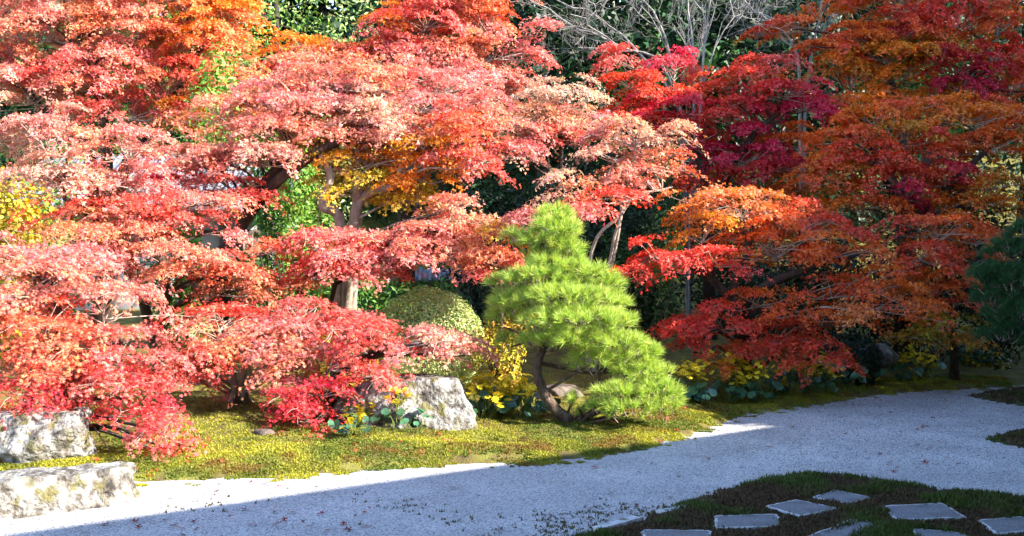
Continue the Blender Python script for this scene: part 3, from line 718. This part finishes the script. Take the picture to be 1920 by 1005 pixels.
# ------------------------------------------------------------------ pines
def pine(label, d, trunk_px, pads, branches, seed, ntuft, keys, r0=.085):
    global RNG
    RNG = np.random.default_rng(seed)
    tp = [P(x, y, d + dd) for x, y, dd in trunk_px]
    b0 = tp[0].copy(); b0[2] = max(float(gz(b0[0], b0[1])) - .05, -.02); tp[0] = b0
    root = empty('pine_tree', b0); tag(root, label, 'tree')
    g = Geo()
    path = smooth_path(tp, 6)
    rr = np.linspace(r0, r0 * .25, len(path)); rr[0] *= 1.5; rr[1] *= 1.2
    tube(g, path, rr, 10, rough=.25)
    for br in branches:
        bp = smooth_path([P(x, y, d + dd) for x, y, dd in br], 5)
        tube(g, bp, [r0 * .4, r0 * .16], 6, rough=.2)
    gl = Geo(); gw = Geo()
    for (px, py, w, h, dd, f) in pads:
        c = P(px, py, d + dd); rx = w / 2 * d / F; rz = h / 2 * 1.3 * d / F; ry = max(.75 * rx, .2)
        s = path[np.argmin(np.linalg.norm(path - (c - np.array([0, 0, rz])), axis=1))]
        tube(g, smooth_path(wig(s, c - np.array([0, 0, rz * .5]), 3, .05), 3), [r0 * .28, .012], 5)
        n = int(ntuft * f * (rx * ry * 3.14 + 2 * rx * rz) / .05)
        for k in range(n):
            dv = norm(RNG.normal(size=3)); dv[2] = dv[2] if RNG.random() < .35 else abs(dv[2])
            q = c + dv * np.array([rx, ry, rz]) * (.45 + .55 * RNG.random() ** .5)
            sh_ = norm(dv * np.array([.8, .8, .3]) + np.array([0, 0, .8]) + RNG.normal(0, .22, 3))
            m = 46
            ang = RNG.random(m) * 6.283; th = np.abs(RNG.normal(.6, .28, m))
            u = norm(np.cross(sh_, RNG.normal(size=3))); v = np.cross(sh_, u)
            dirs = sh_ * np.cos(th)[:, None] + (u * np.cos(ang)[:, None] + v * np.sin(ang)[:, None]) * np.sin(th)[:, None]
            st = q - sh_ * (.055 * RNG.random((m, 1)))
            L = .095 + .055 * RNG.random((m, 1))
            tip = st + dirs * L - np.array([0, 0, .012])
            sd = norm(np.cross(dirs, RNG.normal(size=(m, 3)))) * .0027
            V = np.stack([st - sd, st + sd, tip], 1).reshape(-1, 3)
            col = leaf_cols(keys, m, .2)
            if RNG.random() < .003: col = leaf_cols('GO', m, .2)
            gl.add(V, np.arange(3 * m).reshape(-1, 3), np.repeat(col, 3, 0))
            if k % 3 == 0:
                tube(gw, [q - sh_ * .14, q - sh_ * .02], [.005, .004], 3)
    g.build('trunk', M['bark_pine'], root, b0, True)
    tag(gw.build('twigs', M['twig'], root, b0), kind='stuff')
    tag(gl.build('crown', M['needle'], root, b0), kind='stuff')
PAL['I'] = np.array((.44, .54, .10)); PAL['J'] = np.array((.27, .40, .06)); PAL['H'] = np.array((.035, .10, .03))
pine('bright green garden pine with S-curved trunk at the edge of the moss', 13.2,
     [(1075, 812, -.1), (1062, 785, -.15), (1040, 765, -.2), (1020, 735, -.2), (1008, 700, -.2), (1012, 668, -.15), (1035, 625, 0), (1050, 570, 0), (1040, 510, 0), (1038, 450, 0), (1038, 395, 0)],
     [(1038, 408, 70, 40, 0, 1), (1042, 432, 100, 40, -.1, 1), (1025, 455, 130, 40, 0, 1), (1060, 470, 80, 40, -.1, 1), (975, 445, 70, 26, .1, .7), (1040, 495, 120, 40, -.1, 1), (1085, 515, 120, 44, -.1, 1), (1010, 525, 140, 40, -.2, 1),
      (1125, 530, 90, 44, 0, 1), (955, 530, 90, 30, 0, .8), (1060, 560, 180, 44, -.3, 1), (1140, 570, 90, 50, 0, 1), (975, 565, 120, 36, -.1, .9), (1080, 600, 190, 44, -.4, 1), (1150, 610, 90, 50, -.1, 1), (945, 600, 90, 40, .2, .7),
      (1010, 612, 90, 40, -.4, .9), (1140, 645, 150, 40, -.3, 1), (1070, 636, 140, 30, -.4, .9), (1015, 636, 80, 20, -.3, 1), (960, 640, 80, 30, .3, .6), (1190, 665, 110, 44, -.1, 1), (1110, 672, 110, 30, -.3, .8), (1205, 700, 120, 40, -.2, 1),
      (1165, 735, 110, 26, -.4, 1), (1225, 735, 110, 44, -.3, 1), (1245, 755, 70, 36, -.2, 1), (1130, 762, 60, 18, -.4, 1), (1180, 765, 110, 28, -.5, .9), (1072, 748, 26, 18, -.1, 1), (1092, 772, 26, 14, -.1, .8)],
     [[(1012, 680, 0), (1060, 690, 0), (1120, 700, -.1), (1180, 688, -.1)], [(1122, 700, -.1), (1118, 735, -.2), (1140, 742, -.3), (1220, 745, -.3)], [(1070, 800, 0), (1090, 780, -.2), (1085, 765, -.3)]], 601, 9.5, 'IJI', .08)
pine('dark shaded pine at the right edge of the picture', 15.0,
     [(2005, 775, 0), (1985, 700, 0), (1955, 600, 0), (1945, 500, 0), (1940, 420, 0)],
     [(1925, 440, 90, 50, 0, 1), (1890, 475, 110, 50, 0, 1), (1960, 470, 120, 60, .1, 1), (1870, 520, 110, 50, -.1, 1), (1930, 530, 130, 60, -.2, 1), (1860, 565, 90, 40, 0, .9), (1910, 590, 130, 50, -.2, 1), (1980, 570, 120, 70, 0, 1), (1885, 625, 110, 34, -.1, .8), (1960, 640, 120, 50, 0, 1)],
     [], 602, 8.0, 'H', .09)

# ------------------------------------------------------------------ house and garden wall glimpsed through the grove
house = empty('plaster_house', (-7.9, 26.5, float(gz(-7.9, 26.5))))
tag(house, 'white plastered house with dark timber posts glimpsed through the maples', 'house')
hz = house.location.z
def hbox(name, x0, x1, y0, y1, z0, z1, mat):
    g = Geo(); prism(g, [(x0, y0), (x1, y0), (x1, y1), (x0, y1)], z0, z1)
    return g.build(name, mat, house, house.location)
hbox('wall', -11.5, -5.8, 26.0, 30, hz - .6, hz + 2.35, M['plaster'])
for x in (-11.4, -9.6, -7.85, -6.9, -5.87):
    hbox('post', x - .07, x + .07, 25.94, 26.06, hz - .6, hz + 2.35, M['wood'])
hbox('lintel', -11.5, -5.8, 25.95, 26.05, hz + 1.75, hz + 1.87, M['wood'])
w = hbox('window', -6.75, -6.05, 25.96, 26.04, hz + .7, hz + 1.75, M['wood'])
for x in (-6.6, -6.4, -6.2):
    g = Geo(); prism(g, [(x - .02, 25.93), (x + .02, 25.93), (x + .02, 25.96), (x - .02, 25.96)], hz + .7, hz + 1.75); o = g.build('window_bar', M['bark_pale'], house, house.location); o.parent = w; 
g = Geo()
V = [(-12, 25.2, hz + 2.25), (-5.3, 25.2, hz + 2.25), (-5.3, 28, hz + 3.65), (-12, 28, hz + 3.65), (-12, 25.2, hz + 2.40), (-5.3, 25.2, hz + 2.40), (-5.3, 28, hz + 3.85), (-12, 28, hz + 3.85), (-12, 30.8, hz + 2.25), (-5.3, 30.8, hz + 2.25)]
g.add(V, [[0, 3, 2, 1], [4, 5, 6, 7], [0, 1, 5, 4], [7, 6, 9, 8], [3, 8, 9, 2]])
for k in range(29):
    x = -11.9 + k * .23
    tube(g, [(x, 25.18, hz + 2.42), (x, 28, hz + 3.87)], .045, 5)
g.build('roof', M['tile'], house, house.location)
wall = empty('garden_wall', (0, 24.5, float(gz(0, 24.5))))
tag(wall, 'pale garden wall with grey tiled coping behind the grove', 'wall')
g = Geo(); zz = wall.location.z; prism(g, [(-5.2, 24.4), (-.7, 24.4), (-.7, 24.7), (-5.2, 24.7)], zz - .5, zz + 0.90); g.build('panel', M['plaster'], wall, wall.location)
g = Geo()
V = [(-5.3, 24.1, zz + 0.87), (-.6, 24.1, zz + 0.87), (-.6, 24.55, zz + 1.15), (-5.3, 24.55, zz + 1.15), (-5.3, 25.0, zz + 0.87), (-.6, 25.0, zz + 0.87)]
g.add(V, [[0, 1, 2, 3], [3, 2, 5, 4], [0, 4, 5, 1]])
for k in range(21):
    x = -5.2 + k * .225
    tube(g, [(x, 24.08, zz + 0.89), (x, 24.55, zz + 1.18)], .04, 5)
g.build('coping', M['tile'], wall, wall.location)

# ------------------------------------------------------------------ rocks
import bmesh
def rock(name, label, c, half, seed, mat='rock', rz=0.0, planes=None, nplanes=11, rough=.12, sub=6, cat='boulder', flat=0.82):
    r = np.random.default_rng(seed)
    bm = bmesh.new(); bmesh.ops.create_icosphere(bm, subdivisions=sub, radius=1.0)
    V = np.array([v.co[:] for v in bm.verts]); Fc = np.array([[v.index for v in f.verts] for f in bm.faces]); bm.free()
    if planes is None:
        pn = norm(r.normal(size=(nplanes, 3))); pd = flat + .16 * r.random(nplanes)
        pn = np.vstack([pn, [[0, 0, 1]]]); pd = np.append(pd, flat - .05)
    else:
        pn = norm(np.array([p[:3] for p in planes], float)); pd = np.array([p[3] for p in planes])
    dots = V @ pn.T
    t = np.where(dots > 1e-3, pd[None] / np.maximum(dots, 1e-3), 9)
    rad = -np.log(np.exp(-28 * np.clip(t, 0, 4)).sum(1) + math.exp(-28 * 1.25)) / 28      # soft minimum keeps worn edges
    W = V * rad[:, None]
    nz = fbm3(W * np.array(half) + seed, 2.2, seed, 5) - .5
    n2 = fbm3(W * np.array(half) + seed, 11, seed + 3, 4) - .5
    rdg = np.abs(fbm3(W * np.array(half) * np.array([1, 1, .6]) + seed, 3.2, seed + 5, 3) - .5) * 2; rdg = np.clip(1 - rdg * 7, 0, 1)
    W = W * (1 + rough * 2.2 * nz + rough * .9 * n2 - rough * .6 * rdg)[:, None]
    W = W * np.array(half)
    co, si = math.cos(rz), math.sin(rz)
    W = np.stack([W[:, 0] * co - W[:, 1] * si, W[:, 0] * si + W[:, 1] * co, W[:, 2]], 1)
    o = link(name, make_mesh(name, W, Fc, M[mat], None, True), None, c)
    return tag(o, label, cat)
box6 = [(1, 0, 0, .92), (-1, 0, 0, .95), (0, 1, 0, .9), (0, -1, 0, .88), (0, 0, 1, .82), (0, 0, -1, .9), (.8, -.6, .2, 1.02), (0, -.7, .7, 1.12), (.2, -1, .3, .98), (-.5, -.8, .1, 1.05)]
a37 = math.atan2(.65, .86)
rock('kerb_stone', 'long low grey stone block at the lower left corner', (-3.98, 8.98, .10), (.98, .30, .26), 31, planes=box6, rz=a37, rough=.20, cat='stone')
rock('boulder', 'pale boulder under red leaves at the left edge', (-4.86, 11.05, .22), (.70, .42, .44), 35, rz=.15, rough=.18)
q = ground_at(768, 800)
rock('boulder', 'large white boulder left of the pine', (q[0], q[1] + .42, q[2] + .20), (.80, .55, .46), 44, rough=.14, nplanes=13)
rock('boulder', 'flat brown rock right behind the pine trunk', (.66, 15.3, .14), (.40, .35, .28), 52, mat='rock_brown')
rock('boulder', 'small dark rock at the foot of the deep red maple', (*ground_at(498, 815)[:2], .12), (.13, .12, .14), 53, mat='rock_brown', sub=4)
rock('boulder', 'grey rock in deep shade beyond the yellow flowers', (6.2, 18.5, .55), (.34, .25, .22), 54, sub=4)

# ------------------------------------------------------------------ stone slabs in the moss bed
SLABS = [('square granite slab lying level, nearest the bed edge', [(1343, 966), (1456, 963), (1461, 985), (1341, 988)]),
         ('diamond-set granite slab behind the level square slab', [(1438, 948), (1492, 936), (1569, 951), (1500, 966)]),
         ('farthest diamond-set granite slab of the bed', [(1524, 931), (1568, 918), (1632, 931), (1590, 943)]),
         ('wide granite slab with pale rim in the middle of the bed', [(1655, 948), (1764, 942), (1810, 968), (1682, 973)]),
         ('granite slab cut by the right edge of the picture', [(1836, 974), (1935, 966), (1975, 990), (1868, 999)]),
         ('granite slab half overgrown by moss at the bottom edge', [(1500, 1010), (1600, 972), (1665, 979), (1580, 1020)]),
         ('granite slab cut by the bottom edge right of the overgrown one', [(1708, 990), (1790, 996), (1850, 1016), (1740, 1025)]),
         ('granite slab at the bottom edge left of the level square slab', [(1208, 992), (1330, 994), (1335, 1018), (1205, 1020)])]
SL_W = []
def slab(label, quad, top=.054):
    pts = np.array([gp(x, y, top) for x, y in quad])
    if np.cross(pts[1] - pts[0], pts[2] - pts[1]) < 0: pts = pts[::-1]
    pts = pts.mean(0) + (pts - pts.mean(0)) * 1.06
    SL_W.append(pts)
    c = pts.mean(0)
    # rounded worn outline
    out = []
    for i in range(len(pts)):
        a, b = pts[i], pts[(i + 1) % len(pts)]
        for t in np.linspace(.04, .96, 9):
            e = a * (1 - t) + b * t
            out.append(e + RNG.normal(0, .0065, 2))
    out = np.array(out); n = len(out)
    root = empty('stone_slab', (c[0], c[1], 0)); tag(root, label, 'stone slab', 'stone slabs in the moss bed')
    ins = c + (out - c) * .90
    ins2 = c + (out - c) * .965
    Vr = np.vstack([np.c_[out, np.full(n, -.03)], np.c_[out, np.full(n, top - .008)], np.c_[ins2, np.full(n, top)], np.c_[ins, np.full(n, top - .001)]]) - np.array([c[0], c[1], 0])
    k = np.arange(n); k2 = (k + 1) % n
    q = np.vstack([np.stack([k + j * n, k2 + j * n, k2 + (j + 1) * n, k + (j + 1) * n], 1) for j in range(3)])
    link('rim', make_mesh('rim', Vr, q, M['slab_edge']), root)
    Vt = np.vstack([np.c_[ins, np.full(n, top - .001)], [[*c, top]]]) - np.array([c[0], c[1], 0])
    link('top', make_mesh('top', Vt, np.stack([k, k2, np.full(n, n)], 1), M['slab']), root)
for lab, qd in SLABS: slab(lab, qd)
# narrow edging stones at the rim of the bed
for lab, (a, b) in (('narrow edging stone along the rim of the moss bed', ((1238, 960), (1336, 938))), ('narrow edging stone nearer the bottom edge', ((1120, 990), (1196, 970)))):
    p, q2 = gp(*a, .03), gp(*b, .03); dv = (q2 - p) / np.linalg.norm(q2 - p); nv = np.array([dv[1], -dv[0]]) * .045
    g = Geo(); m = 8
    t = np.linspace(0, 1, m)[:, None]; ln = p * (1 - t) + q2 * t + RNG.normal(0, .004, (m, 2))
    for i in range(m - 1):
        prism(g, [ln[i] - nv, ln[i] + nv, ln[i + 1] + nv, ln[i + 1] - nv], -.02, .04)
    tag(g.build('edging_stone', M['slab_edge']), lab, 'edging stone')

# ------------------------------------------------------------------ moss
def moss_tufts(name, label, pts, z, hgt, cols, blades=4, width=.010):
    global RNG
    n = len(pts)
    base = np.c_[pts, z]
    g = Geo()
    for b in range(blades):
        a = RNG.random(n) * 6.283; lean = .4 + .5 * RNG.random(n)
        d = np.stack([np.cos(a) * lean, np.sin(a) * lean, np.ones(n)], 1)
        h = hgt * (.6 + .8 * RNG.random(n))
        s = np.stack([-np.sin(a), np.cos(a), np.zeros(n)], 1) * (width * (.6 + .8 * RNG.random(n)))[:, None]
        o = base + np.stack([RNG.normal(0, .008, n), RNG.normal(0, .008, n), np.full(n, -.004)], 1)
        V = np.stack([o - s, o + s, o + d * h[:, None]], 1).reshape(-1, 3)
        g.add(V, np.arange(3 * n).reshape(-1, 3), np.repeat(np.clip(cols * np.exp(RNG.normal(0, .15, (n, 1))), 0, 1), 3, 0))
    return tag(g.build(name, M['moss']), label, 'moss', kind='stuff')

def mixc(a, b, t): return np.array(a) * (1 - t[:, None]) + np.array(b) * t[:, None]
RNG = np.random.default_rng(71)
N0 = 150000
x = RNG.uniform(-6.5, 8.5, N0); s = RNG.exponential(1.6, N0) - .28
y = edge_y(x) + s
z = gz(x, y)
dn = fbm(x * 5, y * 5, 91)
z = np.maximum(z, .0)
keep = (s > -.26) & (np.abs(x) < .49 * y + .3) & (y < 19) & ((s > .25) | (dn > .53 - s * .5))
x, y, z, s = x[keep], y[keep], z[keep], s[keep]
t = np.clip((fbm(x * 1.6, y * 1.6, 41) - .36) * 3.2, 0, 1); br = np.clip((fbm(x * 3.1, y * 3.1, 51) - .52) * 5, 0, 1)
cols = mixc((.10, .13, .018), (.32, .30, .03), t)
cols = cols * (1 - br[:, None]) + np.array((.17, .105, .022)) * br[:, None]
moss_tufts('moss', 'soft yellow-green moss carpet on the bank', np.c_[x, y], z, .017 + 0 * x, cols, 2, .011)
# fore bed and islands
for poly, hg, n, lab in ((BED, .042, 42000, 'dark green and brown moss around the stone slabs'), (ISL1, .07, 7000, 'dark moss on the far gravel island'), (ISL2, .07, 6000, 'dark moss on the nearer gravel island')):
    p = np.array(poly)
    x = RNG.uniform(p[:, 0].min(), min(p[:, 0].max(), 6.2 if poly is BED else 99), n); y = RNG.uniform(max(7.4, p[:, 1].min()) - .1, p[:, 1].max() + .1, n)
    sd = dist_poly(p, x, y) + .12 * (fbm(x * 6, y * 6, 15) - .5)
    keep = (sd > -.05) & (RNG.random(n) < np.clip(.25 + sd * 6, .0, 1)) & (x < .5 * y + .3)
    if poly is BED:
        for k, sp in enumerate(SL_W):
            dd = dist_poly(sp, x, y)
            keep &= (dd < (.004 + .03 * RNG.random(n) ** 3 if k != 5 else .08))
        # moss half covers the overgrown slab
    x, y = x[keep], y[keep]
    z = np.maximum(bed_z(poly, x, y, hg), 0)
    gr = np.clip((fbm(x * 2.2, y * 2.2, 61) - .46) * 6, 0, 1)
    cols = mixc((.085, .055, .03), (.06, .085, .018), gr)
    moss_tufts('moss', lab, np.c_[x, y], z, .026 + .022 * gr, cols, 3, .012)
# weeds sprouting through the gravel
n = 5200
px = RNG.uniform(300, 1300, n); cen = np.interp(px, [300, 560, 740, 900, 1050, 1200, 1300], [975, 935, 945, 1000, 985, 955, 925]); py = cen + RNG.normal(0, 16, n)
pp = np.array([gp(a, b) for a, b in zip(px, py)])
dn = fbm(pp[:, 0] * 2.3, pp[:, 1] * 2.3, 97); keep = (dn > .5) & (RNG.random(n) < np.where(px > 1000, .25, .06))
pp = pp[keep]
moss_tufts('gravel_weeds', 'sparse tiny weeds sprouting through the gravel', pp, np.zeros(len(pp)), np.full(len(pp), .022), np.tile(np.array((.10, .085, .035)), (len(pp), 1)), 4, .008)['category'] = 'weeds'
# brown needles and fallen leaves lying in the moss
n = 500
x = RNG.uniform(-6, 7.5, n); s = RNG.exponential(1.3, n) + .05; y = edge_y(x) + s
keep = (np.abs(x) < .49 * y) & (y < 18) & (fbm(x * 1.3, y * 1.3, 88) > .44)
x, y = x[keep], y[keep]; z = gz(x, y) + .022
g = Geo(); m = len(x)
put_leaves(g, np.c_[x, y, z], np.c_[RNG.normal(0, .4, m), RNG.normal(0, .4, m), np.ones(m)], .03 + .02 * RNG.random(m), leaf_cols('NRNB', m) * .75, LEAF3)
tag(g.build('leaf_litter', M['leaf']), 'small fallen leaves strewn over the moss bank', 'fallen leaves', kind='stuff')

# ------------------------------------------------------------------ fallen leaves on the gravel, each its own object
variants = []
for k, keys in enumerate(('R', 'N', 'O', 'N', 'C')):
    g = Geo(); TV, TF = LEAF5
    V = TV.copy(); V[:, 2] = .15 * np.abs(V[:, 0]) + .22 * V[:, 1] ** 2 + .05 * RNG.random(len(V))
    col = PAL[keys] * (.22 if keys == 'N' else .4)
    variants.append(make_mesh('fallen_leaf', V * .052, TF, M['leaf'], np.tile(col, (len(V), 1))))
spots = []
while len(spots) < 110:
    px, py = RNG.uniform(60, 1900), RNG.uniform(745, 1000)
    w = 1.0
    if px < 700 and py > 950: w = .9
    elif 1350 < px < 1750 and py < 830: w = 1.0
    else: w = .16
    if RNG.random() > w: continue
    q = gp(px, py)
    if q[1] > edge_y(q[0]) - .12 or dist_poly(BED, q[:1], q[1:])[0] > -.05 or (px < 300 and py < 975): continue
    spots.append(q)
for q in spots:
    o = link('fallen_leaf', variants[RNG.integers(0, 5)], None, (q[0], q[1], .012))
    o.rotation_euler = (RNG.normal(0, .25), RNG.normal(0, .25), RNG.random() * 6.28)
    sc_ = .7 + .7 * RNG.random(); o.scale = (sc_, sc_, sc_)
    tag(o, 'small curled fallen maple leaf lying on the pale gravel', 'leaf', 'fallen leaves on the gravel')

# ------------------------------------------------------------------ leopard plants: round leaves, yellow flower heads on stalks
RNG = np.random.default_rng(81)
def round_leaf(col):
    n = 14; a = np.linspace(.22, 2 * math.pi - .22, n) - math.pi / 2 + math.pi
    a = np.linspace(-math.pi / 2 + .25, 1.5 * math.pi - .25, n)
    r = .5 * (1 + .05 * np.cos(5 * a))
    rim = np.stack([r * np.cos(a), r * np.sin(a) + .12, .10 * np.cos(2 * a) * r + .05 * np.sin(5 * a)], 1)
    mid = rim * .5; mid[:, 2] = .0
    V = np.vstack([[[0, -.18, -.05]], mid, rim])
    k = np.arange(n - 1)
    F3 = np.stack([np.zeros(n - 1, int), 1 + k, 2 + k], 1); F4 = np.stack([1 + k, 1 + n + k, 2 + n + k, 2 + k], 1)
    return make_mesh('leaf', V, [F3, F4], M['broad'], np.tile(np.array(col), (len(V), 1)), True)
LEAVES = [round_leaf(c) for c in ((.03, .09, .045), (.04, .12, .06), (.055, .15, .065))]
def flower_head(nh):
    g = Geo()
    for _ in range(nh):
        c = RNG.normal(0, 1, 3) * np.array([.05, .05, .03]); nrm = norm(np.array([RNG.normal(0, .5), RNG.normal(0, .5) - .3, 1.0]))
        u = norm(np.cross(nrm, RNG.normal(size=3))); v = np.cross(nrm, u)
        np_ = 9
        for k in range(np_):
            a = k / np_ * 6.283; d = u * math.cos(a) + v * math.sin(a); s = np.cross(nrm, d)
            g.add([c + s * .002, c + d * .022 + s * .006, c + d * .028, c + d * .022 - s * .006], [[0, 1, 2, 3]], np.array((.80, .60, .03)) * (.8 + .4 * RNG.random()))
        g.add([c + nrm * .006 + (u * math.cos(b) + v * math.sin(b)) * .007 for b in (0, 2.1, 4.2)], [[0, 1, 2]], (.45, .2, .01))
        tube(g, [c, c * .3 + np.array([0, 0, -.08])], .002, 3, (.2, .22, .04))
    V = np.concatenate(g.V); fc = [np.concatenate(g.F[k]) for k in (3, 4)]
    return make_mesh('flower_head', V, fc, M['petal'], np.concatenate(g.C))
HEADS = [flower_head(n) for n in (7, 9, 11)]
g = Geo(); tube(g, [(0, 0, 0), (.02, .01, .5), (0, 0, 1)], .005, 4, (.16, .2, .04))
STALK = make_mesh('stalk', np.concatenate(g.V), [np.concatenate(g.F[k]) for k in (3, 4)], M['petal'], np.concatenate(g.C))
def leopard_plant(label, px, py, nleaf, heads, size=1.0, spread=.30):
    if px < 800: size *= .72; spread *= .75
    b = ground_at(px, py) if py > 700 else None
    root = empty('leopard_plant', b); tag(root, label, 'plant', 'leopard plants along the bank')
    for k in range(int(nleaf * 2.6)):
        o = link('leaf', LEAVES[RNG.integers(0, 3)], root)
        a = RNG.random() * 6.28; r = spread * math.sqrt(RNG.random()); h = .06 + .24 * RNG.random()
        o.location = (r * math.cos(a) * 1.3, r * math.sin(a) * .8, h * size)
        sc_ = (.095 + .075 * RNG.random()) * size; o.scale = (sc_, sc_, sc_)
        o.rotation_euler = (math.radians(20 + 35 * RNG.random()) , math.radians(RNG.normal(0, 22)), RNG.normal(0, .9))
        st = link('stalk', STALK, root); st.location = (r * math.cos(a) * .4, r * math.sin(a) * .3, -.02); st.scale = (1, 1, h * size + .02)
        dx = r * math.cos(a) * .9; st.rotation_euler = (0, math.atan2(dx, h) * .8, 0)
    for (hx, hy) in [(a + RNG.normal(0, 9) * (i % 2), b_ + RNG.normal(0, 7) * (i % 2)) for i, (a, b_) in enumerate([h_ for h_ in heads for _ in (0, 1)])]:
        q = P(hx, hy, b[1]) - b
        q[1] += RNG.normal(0, .12)
        o = link('flower_head', HEADS[RNG.integers(0, 3)], root); o.location = q; o.rotation_euler = (0, 0, RNG.random() * 6.28)
        s_ = (1.45 + .6 * RNG.random()) * min(size, 1); o.scale = (s_, s_, s_)
        L = float(np.linalg.norm(q)); st = link('stalk', STALK, root); st.scale = (1, 1, L * .97)
        st.rotation_mode = 'QUATERNION'; st.rotation_quaternion = Vector(q).to_track_quat('Z', 'Y')
LP = [('leopard plant with glossy leaves at the left foot of the white boulder', 690, 800, 10, [(688, 748), (682, 760), (668, 775)]),
      ('leopard plant in front of the middle of the white boulder', 745, 803, 9, [(768, 762), (745, 740)]),
      ('tiny leopard plant on the open moss before the white boulder', 780, 815, 3, []),
      ('small leopard plant under the deep red maple', 655, 818, 6, [(670, 778)]),
      ('leopard plant with massed yellow flowers right of the white boulder', 900, 790, 9, [(885, 722), (905, 716), (918, 735), (930, 715)]),
      ('tall-flowered leopard plant between boulder and pine', 938, 786, 9, [(925, 725), (945, 730), (915, 712), (950, 720)]),
      ('leopard plant with large pale leaves left of the pine trunk', 985, 782, 11, [(975, 718), (990, 722), (968, 735)]),
      ('leopard plant just right of the pine in the shade', 1305, 758, 10, [(1278, 690), (1295, 692), (1308, 694), (1300, 705)]),
      ('leopard plant with tall yellow heads under the red maple', 1360, 756, 9, [(1345, 680), (1362, 690), (1340, 670), (1375, 675)]),
      ('leopard plant with a wide row of yellow heads', 1420, 756, 9, [(1395, 685), (1410, 692), (1428, 690), (1418, 700), (1385, 708)]),
      ('leopard plant with a single low yellow head', 1475, 757, 11, [(1473, 718), (1480, 690), (1495, 685)]),
      ('leopard plant with golden heads under the drooping maple', 1525, 752, 11, [(1530, 690), (1545, 685), (1540, 700), (1515, 695), (1555, 690)]),
      ('large-leaved leopard plant in front of the dark azalea', 1580, 748, 14, [(1560, 700), (1545, 672)]),
      ('leopard plant with bright yellow tuft right of the dark azalea', 1612, 742, 9, [(1602, 680), (1615, 690), (1622, 697), (1610, 700), (1592, 700)]),
      ('leopard plant in deep shade with scattered yellow heads', 1695, 733, 7, [(1690, 672), (1705, 664), (1680, 672)]),
      ('leopard plant with one large grey-green leaf at the gravel edge', 1735, 732, 7, [(1725, 672), (1738, 680), (1720, 704), (1728, 668)]),
      ('broad clump of leopard plant near the end of the gravel', 1815, 728, 14, [(1830, 672), (1838, 685), (1825, 660)]),
      ('rightmost leopard plant with dense yellow heads under the pine', 1858, 727, 9, [(1850, 670), (1865, 662), (1872, 675), (1858, 690), (1868, 685)])]
for lab, px, py, nl_, hd in LP:
    leopard_plant(lab, px, py, nl_, hd, .75 if nl_ < 4 else 1.05)
